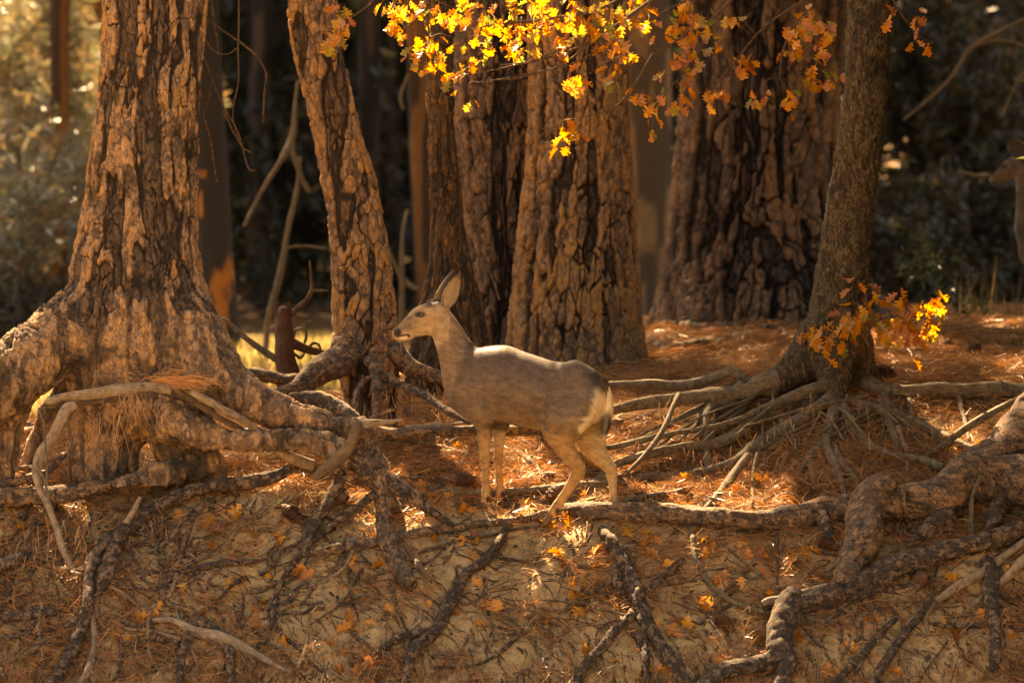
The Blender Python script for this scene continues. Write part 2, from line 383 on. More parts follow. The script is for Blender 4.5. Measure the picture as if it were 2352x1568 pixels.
# ---------------------------------------------------------------- bark relief
def bark_relief(p, N, sx=.085, sz=.34, depth=.03, bias=.0, flake=.005, seed=3, zone=None, crackw=1.):
    """long ridges with furrows between them, cross cracks, then flakes; returns moved points and attributes"""
    w = np.stack([fbm(p*np.array([4, 4, 2.]), 3, seed+s) for s in (0, 40, 80)], -1)
    q = p + w*np.array([.06, .06, .14])
    sc3 = np.array([sx, sx, sz])
    n1 = noise(q/sc3, seed)*.75 + noise(q/(sc3*np.array([.5, .5, .55])), seed+1)*.38 + fbm(p*14, 2, seed+3)*.16
    f1, f2, rn = voronoi(q/(sc3*np.array([.95, .95, .30])) + noise(p*22, seed)[:, None]*.14, seed)
    hi = sstep(-.07, .04, n1+bias); low = 1-hi
    m = sstep(-.2, .4, fbm(p*6, 2, seed+8)); wid = (.09+.10*sstep(-.4, .5, fbm(p*3, 2, seed+6)))*crackw
    pl = (.12+.88*sstep(0, 1, np.abs(n1+bias+.03)/wid))*(1-(.55+.4*m)*(1-sstep(.025, .10, f2-f1)))
    n2 = noise(q/(sc3*np.array([.42, .42, .7])), seed+2); pl = pl*(1-low*.7*(1-sstep(0, .16, np.abs(n2))))
    if zone is not None:                       # flaky, hardly furrowed bark near the ground
        g1, g2, r2 = voronoi(q/np.array([.042, .042, .055]) + noise(p*26, seed)[:, None]*.25, seed+5)
        pl2 = .62+.38*sstep(0, .08, g2-g1) - .45*(1-sstep(-.45, -.25, n1))
        pl = pl*(1-zone) + pl2*zone; low = low*(1-zone*.45); rn = rn*(1-zone) + (.3+.4*r2)*zone
    h1, h2, fr = voronoi((p+w*.02)/np.array([.024, .024, .034]) + noise(p*60, seed)[:, None]*.25, seed+9)
    d = -depth*.6*low - depth*.95*(1-pl) + flake*(fr-.5)*2*(.3+.7*pl) - flake*.6*(1-sstep(0, .15, h2-h1))*m + .0035*fbm(p*26, 3, seed+2) + .011*(rn-.5)*(1-(0 if zone is None else zone))
    return p + N*d[:, None], {'plate': np.clip(pl, 0, 1), 'low': low, 'rnd': rn, 'flk': fr*(.4+.6*sstep(0, .2, h2-h1))}

def trunk_tube(name, path, Y, mat, parent, origin, sx=.085, sz=.34, depth=.03, flake=.005, res=.0065, seed=3, top=8.5, lobes=0., lobe_n=7, bias=.0, crackw=1., zone_z=None, flare_z=None, arc=1.0, taper=.04):
    """path rows: v, left edge u, right edge u  (from the top of the picture downwards)"""
    rows = []
    for v, l, r in path:
        rows.append([*P((l+r)/2, v, Y), (r-l)/2/FPX*Y])
    rows = np.array(rows)[::-1]                       # ground upwards
    z0, z1 = rows[0, 2]-.25, rows[-1, 2]
    zs = np.concatenate([np.arange(z0, z1+.2, res*1.25), np.arange(z1+.25, top, .35)])
    zi = np.clip(zs, rows[0, 2], rows[-1, 2])
    from_ = lambda k: np.interp(zi, rows[:, 2], rows[:, k])
    ker = np.hanning(31); ker /= ker.sum()
    def sm(a):
        n = int((z1+.2-z0)/(res*1.25)); b = a.copy(); b[:n] = np.convolve(np.pad(a[:n], 15, 'edge'), ker, 'valid')[:n]; return b
    cx, r = sm(from_(0)), sm(from_(3))
    slope = (rows[-1, 0]-rows[-2, 0])/(rows[-1, 2]-rows[-2, 2]+1e-6)
    over = np.clip(zs-z1, 0, None); cx = cx + over*slope*.8; r = r*np.clip(1-over*taper, .2, 1)
    na = int(2*math.pi*r[:len(r)//2].mean()/res/1.0); t = np.linspace(0, 2*math.pi, na, endpoint=False)
    th = t + .45*np.sin(t)            # more columns on the side that is seen (-Y)
    th = th + math.pi/2               # t=pi faces the camera
    th = t - .45*np.sin(t-0) if False else t
    a = t + .5*np.sin(t); a = a + math.pi/2 + math.pi*0
    # denser where derivative is small: t=pi -> a = pi + pi/2 = 3pi/2 -> -Y
    ca, sa = np.cos(a), np.sin(a)
    Nn = np.stack([np.tile(ca, (len(zs), 1)), np.tile(sa, (len(zs), 1)), np.zeros((len(zs), na))], -1).reshape(-1, 3)
    ZG = np.repeat(zs, na)
    lob = 1 + .035*fbm(np.stack([np.tile(ca*1.6, len(zs)), np.tile(sa*1.6, len(zs)), ZG*.9+seed], -1), 3, seed)
    if lobes:
        fz = np.clip(1-(ZG-z0)/(flare_z or 1.2), 0, 1)**1.3
        ang = np.tile(a, len(zs)); lob = lob + lobes*(.25+fz)*noise(np.stack([np.cos(ang)*lobe_n/3, np.sin(ang)*lobe_n/3, ZG*.35+seed*3.1], -1), seed+4)
    RR = np.repeat(r, na)*lob
    p = np.stack([np.repeat(cx, na), np.full(len(ZG), Y+0.), ZG], -1) + Nn*RR[:, None]
    zone = None if zone_z is None else 1-sstep(zone_z-.35, zone_z+.25, ZG + .15*fbm(p*3, 2, 5))
    q, at = bark_relief(p, Nn, sx, sz, depth, bias, flake, seed, zone, crackw)
    q = q - origin
    me = mesh(name, q, grid_faces(len(zs), na, True), mat, at)
    return put(me, name, parent)

def tube(name, C, rad, mat, parent=None, origin=(0, 0, 0), rough=.12, seed=0, flake=.0035, res=.010, bark=True, cap=True, joined=None, knots=True):
    C = np.asarray(C, float); rad = np.asarray(rad, float)
    T, A, B = frames(C); n = len(C); nc = int(np.clip(2*math.pi*rad.mean()/res, 6, 46))
    a = np.linspace(0, 2*math.pi, nc, endpoint=False)
    Nn = A[:, None]*np.cos(a)[None, :, None] + B[:, None]*np.sin(a)[None, :, None]
    s = np.concatenate([[0], np.cumsum(np.linalg.norm(np.diff(C, axis=0), axis=1))])
    P0 = C[:, None] + Nn*rad[:, None, None]*.6
    f = 1 + rough*fbm(P0.reshape(-1, 3)*np.array([7, 7, 7.]), 3, seed).reshape(n, nc)*1.6
    f = f + .10*fbm(np.stack([s*9+seed*3.3, s*0, s*0], 1), 3, seed)[:, None] + .10*np.cos(2*(a[None]+s[:, None]*3+seed))
    if not bark and rad.mean() > .008: f = f - .13*np.abs(noise(np.stack([np.cos(a)[None]*2.6+0*s[:, None], np.sin(a)[None]*2.6+0*s[:, None], s[:, None]*2.2+0*a[None]+seed], -1).reshape(-1, 3), 4)).reshape(n, nc) - .18*sstep(.35, .5, noise(np.stack([np.cos(a)[None]*2+0*s[:, None], np.sin(a)[None]*2+0*s[:, None], s[:, None]*4+0*a[None]+seed], -1).reshape(-1, 3), 6)).reshape(n, nc)
    if knots: f = f + .5*np.clip(noise(P0.reshape(-1, 3)*11, seed+3)-.62, 0, 1).reshape(n, nc)
    f[0] *= .9
    if cap: f[-1] *= .55
    p = (C[:, None] + Nn*(rad[:, None]*f)[..., None]).reshape(-1, 3); N2 = Nn.reshape(-1, 3)
    at = {}
    if bark and rad.mean() > .006:
        g1, g2, rn = voronoi(p/np.array([.034, .034, .026]) + noise(p*30, 3)[:, None]*.25, seed+1)
        e = sstep(0, .16, g2-g1); k = min(1, rad.mean()/.03)
        p = p + N2*((rn-.5)*2*flake - flake*.9*(1-e))[:, None]*k
        at = {'plate': .30+.70*e, 'rnd': rn, 'flk': rn*e}
    else: at = {'plate': np.ones(len(p)), 'rnd': _h(np.arange(len(p)), 1, 2), 'flk': np.full(len(p), .4)}
    at['along'] = np.repeat(s, nc); at['around'] = np.tile(np.sin(a*.5), n)
    V = np.vstack([p, C[-1:]+T[-1:]*rad[-1]*.4, C[:1]-T[:1]*rad[0]*.3]) - np.asarray(origin, float)
    F = grid_faces(n, nc, True)
    j = np.arange(nc); j2 = (j+1) % nc; e1 = (n-1)*nc
    F = np.vstack([F, np.stack([e1+j, e1+j2, np.full(nc, n*nc), np.full(nc, n*nc)], -1), np.stack([j2, j, np.full(nc, n*nc+1), np.full(nc, n*nc+1)], -1)])
    for k in at: at[k] = np.append(at[k], [at[k][-1], at[k][0]])
    if joined is not None: joined.append((V, F, at)); return None
    # quads with a doubled corner become triangles
    return put(mesh_tri_safe(name, V, F, mat, at), name, parent)
def mesh_tri_safe(name, V, F, mat, at):
    q = F[F[:, 2] != F[:, 3]]; t = F[F[:, 2] == F[:, 3]][:, :3]
    me = bpy.data.meshes.new(name); me.vertices.add(len(V)); me.vertices.foreach_set('co', np.asarray(V, np.float32).ravel())
    L = np.concatenate([q.ravel(), t.ravel()]).astype(np.int32)
    me.loops.add(len(L)); me.loops.foreach_set('vertex_index', L); me.polygons.add(len(q)+len(t))
    ls = np.concatenate([np.arange(len(q))*4, len(q)*4+np.arange(len(t))*3]).astype(np.int32)
    me.polygons.foreach_set('loop_start', ls); me.polygons.foreach_set('use_smooth', np.full(len(ls), True)); me.update(calc_edges=True)
    for an, av in at.items():
        a = me.attributes.new(an, 'FLOAT', 'POINT'); a.data.foreach_set('value', np.asarray(av, np.float32))
    if mat: me.materials.append(mat)
    return me
def rpath(pts, Y=None, lift=.9, step=None, ground=True):
    """rows (u, v, r) or (u, v, r, Y): a traced root; without a depth it lies where its picture position meets the ground"""
    W = []
    for row in pts:
        u, v, r = row[:3]; y = row[3] if len(row) > 3 else Y
        if y is None:
            h = hit(u, v); rr = r/FPX*h[1]; h2 = P(u, v, max(h[1]-rr*lift, 15)); W.append([*h2, r/FPX*h2[1]])
        else:
            h = hit(u, v); y = min(y, h[1]-r/FPX*h[1]*lift); W.append([*P(u, v, y), r/FPX*y])
    W = np.array(W)
    for _ in range(1):                                    # depth without sudden jumps
        if len(W) > 3: W[1:-1, 1] = .25*W[:-2, 1]+.5*W[1:-1, 1]+.25*W[2:, 1]
    step = step or float(np.clip(W[:, 3].mean()*.28, .008, .02))
    S = spline(W, step); C, r = S[:, :3], np.clip(S[:, 3], .0015, None)
    s = np.arange(len(C))[:, None]*step
    wob = np.stack([fbm(np.hstack([s*4+W[0, 0]*31, s*0+k, s*0]), 2, 5+k) for k in range(3)], -1)
    C = C + wob*r[:, None]*.45
    if ground:                                            # stay on top of the ground without leaving the traced line
        cam_p = np.array([0, 0, ZC]); n_ = len(C); e = np.clip(np.minimum(np.arange(n_), np.arange(n_)[::-1])*step/.08, 0, 1); kk = -.6 + 1.5*e
        for _ in range(60):
            low_ = C[:, 2] < gz(C[:, 0], C[:, 1]) + kk*r
            if not low_.any(): break
            C[low_] = cam_p + (C[low_]-cam_p)*(1-.0007)
        w5 = np.array([1, 2, 3, 4, 3, 2, 1.]); w5 /= w5.sum(); f_ = np.linalg.norm(C-cam_p, axis=1); dirs = (C-cam_p)/f_[:, None]
        if n_ > 9: f_ = np.minimum(np.convolve(np.pad(f_, 3, 'edge'), w5, 'valid'), f_+.004)
        C = cam_p + dirs*f_[:, None]
    return C, r
def root(pts, mat='root_pine', parent=None, origin=(0, 0, 0), Y=None, name='root', lift=.9, **kw):
    C, r = rpath(pts, Y, lift); root.n += 1
    return tube(name, C, r, M[mat], parent, origin, seed=root.n % 37, **kw)
root.n = 0

# ---------------------------------------------------------------- blended solid bodies
import openvdb
class Solid:
    def __init__(s, lo, hi, vox):
        s.lo = np.array(lo, float); s.vox = vox; s.dim = (np.ceil((np.array(hi)-s.lo)/vox)).astype(int)+1
        s.a = np.full(s.dim, .08, np.float32)
    def cone(s, p, r, q, r2, k=.03, sq=(1, 1, 1), cut=False):
        p = np.asarray(p, float); q = np.asarray(q, float); sq = np.asarray(sq, float); pad = k+.02
        lo = np.minimum(p-r/sq, q-r2/sq)-pad; hi = np.maximum(p+r/sq, q+r2/sq)+pad
        i0 = np.clip(((lo-s.lo)/s.vox).astype(int), 0, s.dim); i1 = np.clip(((hi-s.lo)/s.vox).astype(int)+1, 0, s.dim)
        if (i1 <= i0).any(): return
        ax = [(np.arange(i0[k_], i1[k_])*s.vox + s.lo[k_]).astype(np.float32) for k_ in range(3)]
        X, Y_, Z = ax[0][:, None, None], ax[1][None, :, None], ax[2][None, None]
        d = (q-p)*sq; dd = float(d@d)+1e-9
        x, y, z = (X-p[0])*sq[0], (Y_-p[1])*sq[1], (Z-p[2])*sq[2]
        t = np.clip((x*d[0]+y*d[1]+z*d[2])/dd, 0, 1)
        dist = (np.sqrt((x-t*d[0])**2+(y-t*d[1])**2+(z-t*d[2])**2) - (r+(r2-r)*t)).astype(np.float32)
        sl = tuple(slice(i0[k_], i1[k_]) for k_ in range(3)); A = s.a[sl]
        if cut: dist = -dist; h = np.clip(k-np.abs(A-dist), 0, None)/k; s.a[sl] = np.maximum(A, dist)+h*h*k*.25
        else: h = np.clip(k-np.abs(A-dist), 0, None)/k; s.a[sl] = np.minimum(A, dist)-h*h*k*.25
    def chain(s, rows, k=.03, sq=(1, 1, 1)):
        for a, b in zip(rows[:-1], rows[1:]): s.cone(a[:3], a[3], b[:3], b[3], k, sq)
    def extract(s):
        g = openvdb.FloatGrid(.08); g.copyFromArray(s.a); pts, quads = g.convertToQuads(isovalue=0.0)
        return pts.astype(float)*s.vox + s.lo, quads[:, ::-1].astype(np.int64)
def vnormals(V, F):
    n = np.cross(V[F[:, 2]]-V[F[:, 0]], V[F[:, 3]]-V[F[:, 1]]); N = np.zeros_like(V)
    for k in range(4): np.add.at(N, F[:, k], n)
    return N/(np.linalg.norm(N, axis=1)[:, None]+1e-12)

# ---------------------------------------------------------------- the big pine at the left
def base_of(u, v, Y): return P(u, v, Y)
YL = 20.3
o_left = P(270, 1090, YL)
pine_left = thing('pine_tree', 'big pine with broad flaky trunk and arching roots beside the bleached log', 'tree', o_left)
def left_pine():
    S = Solid(P(-150, 1140, 19.0)*[1, 0, 1]+[0, 19.4, 0], [P(990, 0, YL)[0], 21.2, 3.0], .0085)
    px = lambda u, v, r, Y=YL: [*P(u, v, Y), r/FPX*Y]
    S.chain([px(357, -120, 118), px(357, 0, 118), px(346, 200, 119), px(328, 400, 127), px(318, 520, 133), px(312, 620, 148), px(318, 720, 168), px(318, 800, 175)], .02)
    S.chain([px(318, 800, 172), px(300, 870, 150), px(250, 960, 92, 20.35), px(238, 1050, 80, 20.35), px(236, 1140, 88, 20.35)], .04)
    S.chain([px(400, 700, 80), px(440, 800, 85, 20.25), px(400, 930, 90, 20.22), px(420, 1010, 72, 20.2), px(455, 1100, 70, 20.25), px(460, 1160, 75, 20.3)], .035)
    # left arching root
    S.chain([px(230, 700, 80, 20.25), px(160, 760, 82, 20.15), px(80, 820, 78, 20.05), px(0, 880, 76, 19.95), px(-90, 950, 80, 19.9), px(-150, 1010, 85, 19.9)], .045)
    # upper right root
    S.chain([px(420, 760, 95, 20.15), px(480, 850, 74, 20.05), px(555, 910, 52, 20.0), px(640, 948, 40, 19.98), px(720, 968, 32, 19.97), px(800, 985, 27, 19.96), px(850, 985, 17, 19.96)], .04)
    # lower right root
    S.chain([px(350, 920, 62, 20.1), px(400, 965, 58, 19.98), px(450, 992, 42, 19.93), px(520, 1010, 28, 19.9), px(600, 1012, 26, 19.87), px(680, 1008, 27, 19.85), px(745, 1020, 30, 19.83), px(800, 1048, 34, 19.82)], .018)
    # root that leaves the base to the left
    S.chain([px(450, 1060, 55, 20.1), px(418, 1080, 34, 20.0), px(360, 1092, 30, 19.9), px(292, 1118, 27, 19.84), px(195, 1162, 26, 19.78), px(97, 1192, 28, 19.74), px(0, 1212, 32, 19.7), px(-100, 1235, 34, 19.7)], .02)
    # dark props under the left root
    S.chain([px(60, 860, 50, 20.1), px(28, 950, 32, 20.1), px(12, 1040, 28, 20.1), px(0, 1110, 34, 20.1)], .05)
    S.chain([px(170, 880, 40, 20.3), px(110, 950, 22, 20.3), px(82, 1020, 20, 20.3), px(62, 1090, 24, 20.3)], .04)
    S.cone(px(90, 985, 0, 20.4)[:3], .02, px(45, 990, 0, 20.5)[:3], .02, .02)
    V, F = S.extract()
    N = vnormals(V, F)
    if (N*(V-V.mean(0))).sum() < 0: F = F[:, ::-1]; N = -N
    u, v = uv_of(V)
    zone = .8*sstep(600, 860, v + 60*fbm(V*3, 2, 6))
    q, at = bark_relief(V, N, .050, .50, .022, .06, .0035, 11, zone)
    # coarse upper part, above the picture
    zs = np.arange(2.9, 9, .4); a = np.linspace(0, 2*math.pi, 24, endpoint=False); c0 = P(357, -60, YL)
    W = np.array([[c0[0]+math.cos(t)*.262*(1-(z-2.9)*.04), YL+math.sin(t)*.262*(1-(z-2.9)*.04), z] for z in zs for t in a])
    F2 = grid_faces(len(zs), 24, True)+len(q)
    q = np.vstack([q, W]); 
    for k in at: at[k] = np.append(at[k], np.full(len(W), .7))
    put(mesh('trunk', q-o_left, np.vstack([F, F2]), M['pine_moss'], at), 'trunk', pine_left)
left_pine()
def lr(pts, mat='root_pine', **kw): return root(pts, mat, pine_left, o_left, **kw)
lr([(790, 1040, 32, 19.82), (822, 1060, 26, 19.8), (860, 1085, 22, 19.78), (905, 1110, 18, 19.76), (960, 1150, 13, 19.74), (1005, 1183, 10, 19.73), (1045, 1208, 6, 19.72)], 'root_dark')
lr([(805, 960, 30, 20.1), (835, 1010, 30, 20.1), (858, 1075, 27, 20.05), (880, 1130, 20, 20.0), (920, 1180, 14, 19.98)])
lr([(770, 1060, 22, 19.84), (776, 1096, 18, 19.82), (748, 1160, 16, 19.78), (715, 1215, 15, 19.72), (690, 1265, 9, 19.66), (650, 1325, 7, 19.55), (629, 1385, 6, 19.48), (622, 1440, 5, 19.4)], 'root_dark')
lr([(872, 1085, 16, 19.78), (879, 1135, 16, 19.76), (886, 1203, 18, 19.72), (898, 1265, 21, 19.66), (925, 1318, 22, 19.6), (945, 1345, 16, 19.56)])
lr([(871, 1127, 10, 19.75), (822, 1165, 10, 19.72), (746, 1218, 9, 19.68), (707, 1252, 8, 19.66), (677, 1291, 6, 19.6), (664, 1310, 4, 19.58)], 'root_dark')
lr([(820, 1075, 9, 19.82), (850, 1110, 10, 19.8), (880, 1140, 12, 19.8)], 'root_dark')
lr([(-60, 1150, 24, 19.86), (0, 1145, 22, 19.86), (146, 1130, 20, 19.88), (215, 1115, 17, 19.92), (290, 1105, 13, 20.0)])
lr([(673, 1072, 11, 19.95), (630, 1090, 15, 19.92), (565, 1105, 17, 19.9), (490, 1115, 16, 19.88), (414, 1135, 16, 19.82), (365, 1165, 15, 19.76), (317, 1192, 16, 19.7), (248, 1240, 19, 19.6), (215, 1300, 16, 19.52), (203, 1389, 14, 19.4), (185, 1440, 14, 19.34), (158, 1500, 14, 19.28), (112, 1590, 15, 19.2)], 'root_dark')
lr([(292, 1205, 14, 19.64), (277, 1230, 18, 19.6), (253, 1291, 19, 19.52), (235, 1340, 17, 19.46), (222, 1368, 14, 19.42)], 'root_dark', cap=False)
lr([(575, 1118, 7), (520, 1135, 6), (468, 1160, 6), (440, 1200, 7), (429, 1228, 7), (408, 1290, 8), (385, 1330, 8), (370, 1360, 8), (380, 1384, 8), (410, 1396, 8), (439, 1402, 8), (460, 1430, 7), (486, 1448, 6)], 'root_pine')
lr([(455, 1410, 8), (492, 1440, 9), (515, 1470, 9), (530, 1510, 9), (528, 1590, 10)], 'root_dark')
lr([(434, 1450, 9), (424, 1480, 10), (414, 1530, 9), (410, 1590, 9)], 'root_dark')
lr([(458, 1430, 5), (430, 1450, 5), (408, 1480, 4), (395, 1510, 3)], 'root_dark')
lr([(212, 1400, 6), (219, 1470, 8), (216, 1500, 8), (200, 1545, 8), (165, 1600, 8)], 'dead_pale', bark=False)
lr([(-20, 1365, 5), (40, 1378, 5), (80, 1392, 4), (120, 1418, 4)], 'root_pine')
lr([(-20, 1470, 5), (60, 1455, 5), (90, 1448, 4), (117, 1430, 4)], 'root_pine')
lr([(-20, 1418, 12), (50, 1412, 11), (115, 1405, 9), (140, 1412, 5)], 'root_dark')
lr([(-20, 1310, 18), (10, 1290, 16), (40, 1278, 15), (72, 1270, 10)], 'root_dark')
lr([(0, 1085, 6, 20.1), (50, 1075, 7, 20.1), (100, 1068, 7, 20.1), (140, 1050, 6, 20.15)])
lr([(-10, 1115, 9, 20.0), (60, 1100, 10, 20.0), (110, 1078, 8, 20.05), (150, 1040, 6, 20.2)])
lr([(335, 1170, 5), (345, 1195, 4), (375, 1215, 4), (400, 1240, 3)], 'root_dark')
lr([(230, 1190, 4), (240, 1170, 4), (262, 1165, 4), (300, 1175, 4), (320, 1210, 3), (340, 1240, 3)], 'root_dark')
lr([(82, 1180, 6), (75, 1220, 5), (60, 1265, 5), (55, 1310, 4)], 'root_pine')
for k in range(8):
    u0 = rng.uniform(0, 600); v0 = rng.uniform(1150, 1280)
    lr([(u0, v0, 4), (u0+rng.uniform(-40, 20), v0+50, 4), (u0+rng.uniform(-70, 30), v0+110, 3), (u0+rng.uniform(-110, 20), v0+190, 2.5)], 'root_dark')

def wild(par, u0, v0, L_, ang, r0, mat, bend=.35):
    """a thin wandering root down the bank"""
    pts = []; u, v, a = u0, v0, ang; n_ = 7
    for k in range(n_):
        pts.append((u, v, r0*(1-.75*k/n_))); a += rng.normal(0, bend); u += math.sin(a)*L_/n_; v += math.cos(a)*L_/n_*.9
    return par(pts, mat, lift=1.1)
for k in range(96): wild(lr, rng.uniform(-10, 900), rng.uniform(1180, 1470), rng.uniform(120, 340), rng.normal(-.35, .9), rng.uniform(2.5, 6.5), rng.choice(['root_dark', 'root_pine', 'root_dark', 'dead_pale']))
# ---------------------------------------------------------------- leaning pine behind it
Y2 = 21.6; o2 = P(850, 900, Y2)
pine2 = thing('pine_tree', 'leaning slender pine with orange bark plates between the broad pine and the deer', 'tree', o2)
trunk_tube('trunk', [(-60, 640, 765), (0, 658, 775), (100, 668, 790), (250, 705, 815), (400, 735, 860), (550, 757, 892), (650, 763, 906), (750, 763, 916), (820, 764, 918), (870, 780, 918), (920, 790, 915)],
           Y2, M['pine_orange'], pine2, o2, sx=.07, sz=.42, depth=.024, flake=.004, seed=21, bias=.26, crackw=1.3, lobes=.10, flare_z=.7)
def r2(pts, mat='root_pine', **kw): return root(pts, mat, pine2, o2, **kw)
r2([(800, 780, 40, 21.45), (775, 822, 33, 21.35), (735, 850, 25, 21.25), (690, 878, 21, 21.1), (650, 897, 18, 21.0), (600, 910, 14, 20.9)])
r2([(800, 830, 22, 21.4), (755, 860, 14, 21.3), (720, 885, 13, 21.2), (692, 915, 11, 21.1)])
r2([(700, 868, 12, 21.9), (650, 866, 14, 21.9), (606, 856, 14, 21.85), (562, 854, 12, 21.8), (530, 870, 10, 21.8)])
r2([(660, 914, 8, 20.6), (708, 914, 16, 20.6), (760, 925, 20, 20.55), (800, 945, 20, 20.5), (825, 975, 18, 20.45)])
r2([(855, 825, 18, 21.3), (868, 870, 14, 21.15), (866, 910, 10, 21.05), (860, 960, 8, 20.95)])
r2([(848, 868, 9, 21.2), (824, 890, 7, 21.15), (815, 920, 6, 21.05), (808, 960, 5, 20.95)])
r2([(878, 866, 13, 21.2), (928, 890, 10, 21.1), (972, 908, 9, 21.05), (1000, 925, 9, 20.95), (1034, 945, 9, 20.85), (1062, 962, 8, 20.8), (1085, 975, 5, 20.78)])
r2([(888, 884, 4), (957, 905, 4), (1000, 925, 4), (1050, 950, 3)])
r2([(905, 805, 30, 21.5), (940, 835, 25, 21.5), (975, 855, 21, 21.5), (1010, 870, 16, 21.5), (1045, 885, 12, 21.5)])
r2([(828, 925, 9), (850, 960, 6), (870, 1000, 5), (890, 1060, 5), (900, 1110, 4)])
r2([(850, 985, 12, 20.35), (900, 994, 13, 20.35), (960, 993, 13, 20.4), (1080, 992, 13, 20.45), (1160, 990, 12, 20.5), (1250, 985, 11, 20.55), (1340, 975, 11, 20.6), (1430, 965, 10, 20.7)], 'root_pine')
r2([(1060, 975, 9, 20.6), (1000, 978, 9, 20.5), (930, 985, 7, 20.4)], 'dead_pale', bark=False)

# slender dark pine right of it
Y3 = 22.9; o3 = P(1042, 850, Y3)
pine3 = thing('pine_tree', 'slim dark brown pine rising behind the deer\'s head', 'tree', o3)
trunk_tube('trunk', [(-60, 972, 1042), (0, 975, 1044), (150, 977, 1041), (300, 980, 1046), (400, 985, 1056), (500, 990, 1066), (600, 984, 1084), (660, 972, 1100), (720, 955, 1114), (780, 942, 1126), (850, 930, 1135)],
           Y3, M['pine_brown'], pine3, o3, sx=.035, sz=.24, depth=.012, bias=.12, flake=.004, seed=31, lobes=.14, flare_z=.8)
# broad double pine in the middle
YA = 25.3; oA = P(1170, 850, YA)
pineA = thing('pine_tree', 'broad ridged pine standing half hidden behind the dark slim trunk', 'tree', oA)
trunk_tube('trunk', [(-60, 1048, 1250), (150, 1045, 1245), (300, 1046, 1245), (450, 1060, 1245), (550, 1075, 1245), (650, 1088, 1250), (760, 1105, 1250), (870, 1100, 1270)],
           YA, M['pine_grey'], pineA, oA, sx=.058, sz=.6, depth=.04, bias=.2, crackw=1.2, flake=.007, res=.008, seed=41, lobes=.05, flare_z=1.0)
YB = 24.6; oB = P(1325, 870, YB)
pineB = thing('pine_tree', 'broadest pine in the middle with deep furrows, above the deer\'s back', 'tree', oB)
trunk_tube('trunk', [(-60, 1212, 1445), (150, 1215, 1446), (300, 1215, 1448), (400, 1207, 1456), (500, 1193, 1460), (600, 1180, 1465), (700, 1170, 1475), (780, 1162, 1486), (870, 1150, 1505)],
           YB, M['pine_orange'], pineB, oB, sx=.07, sz=.75, depth=.045, bias=.26, crackw=1.15, flake=.007, res=.008, seed=52, lobes=.10, flare_z=1.0, zone_z=.75)
YC = 29.; oC = P(1765, 740, YC)
pineC = thing('pine_tree', 'wide shaded pine with long dark furrows left of the mossy oak', 'tree', oC)
trunk_tube('trunk', [(-60, 1590, 1950), (0, 1588, 1945), (200, 1560, 1932), (350, 1548, 1925), (450, 1540, 1935), (550, 1530, 1965), (640, 1515, 2005), (700, 1505, 2045), (750, 1495, 2065)],
           YC, M['pine_grey'], pineC, oC, sx=.10, sz=.9, depth=.06, bias=.18, crackw=1.2, flake=.010, res=.011, seed=63, lobes=.14, flare_z=1.0)
# roots that run out from the middle pines
root([(1490, 790, 10), (1540, 800, 9), (1600, 790, 8), (1680, 770, 6)], 'root_pine', pineB, oB)
root([(1500, 745, 10), (1620, 752, 9), (1720, 750, 9), (1830, 762, 7)], 'root_dark', pineC, oC)

# ---------------------------------------------------------------- the oak and its fan of roots
YO = 21.7; oO = P(1915, 880, YO)
oak = thing('oak_tree', 'grey mossy oak with a slightly curved trunk above its fan of bare roots', 'tree', oO)
def oak_trunk():
    S = Solid([P(1560, 0, 21)[0], 21.0, P(0, 960, YO)[2]], [P(2160, 0, 21.9)[0], 22.1, 2.95], .0085)
    px = lambda u, v, r, Y=YO: [*P(u, v, Y), r/FPX*Y]
    S.chain([px(2002, -120, 51), px(1999, 0, 51), px(1993, 120, 50), px(1986, 240, 50), px(1972, 350, 52), px(1956, 450, 54), px(1946, 540, 58), px(1935, 640, 63), px(1928, 720, 69), px(1922, 800, 74), px(1917, 860, 74)], .02)
    S.chain([px(1880, 790, 60, 21.65), px(1834, 845, 38, 21.55), px(1785, 880, 29, 21.45), px(1712, 895, 23, 21.35), px(1660, 903, 16, 21.3)], .06)
    S.chain([px(1925, 800, 55, 21.6), px(1915, 870, 34, 21.42), px(1915, 910, 26, 21.3)], .05)
    S.chain([px(1955, 800, 50, 21.7), px(1985, 860, 28, 21.65), px(2020, 890, 18, 21.6)], .05)
    V, F = S.extract(); N = vnormals(V, F)
    if (N*(V-V.mean(0))).sum() < 0: F = F[:, ::-1]; N = -N
    u, v = uv_of(V); zone = sstep(720, 830, v)
    q, at = bark_relief(V, N, .017, .06, .006, .10, .002, 71, None)
    at['plate'] = .75+.25*at['plate']
    put(mesh('trunk', q-oO, F, M['oak'], at), 'trunk', oak)
oak_trunk()
def ro(pts, mat='root_oak', **kw): return root([(p[0], p[1], p[2]*1.15, *p[3:]) for p in pts], mat, oak, oO, rough=.08, flake=.0012, lift=1.5, **kw)
Yo = lambda pts, a, b: [(*p[:3], a+(b-a)*k/(len(pts)-1)) for k, p in enumerate(pts)]
ro(Yo([(1785, 885, 27), (1712, 896, 22), (1660, 903, 16), (1600, 912, 13), (1493, 927, 12), (1420, 942, 11), (1340, 955, 10), (1250, 965, 8)], 21.4, 20.7))
ro(Yo([(1715, 885, 13), (1698, 866, 12), (1676, 853, 11), (1639, 868, 11), (1566, 887, 10), (1493, 884, 9), (1420, 884, 8), (1380, 883, 7)], 21.4, 21.5))
ro(Yo([(1912, 893, 17), (1854, 897, 13), (1790, 922, 12), (1735, 965, 11), (1700, 995, 11), (1639, 1015, 10), (1560, 1028, 9), (1493, 1043, 9), (1420, 1066, 8), (1380, 1095, 7), (1305, 1148, 5)], 21.35, 20.25))
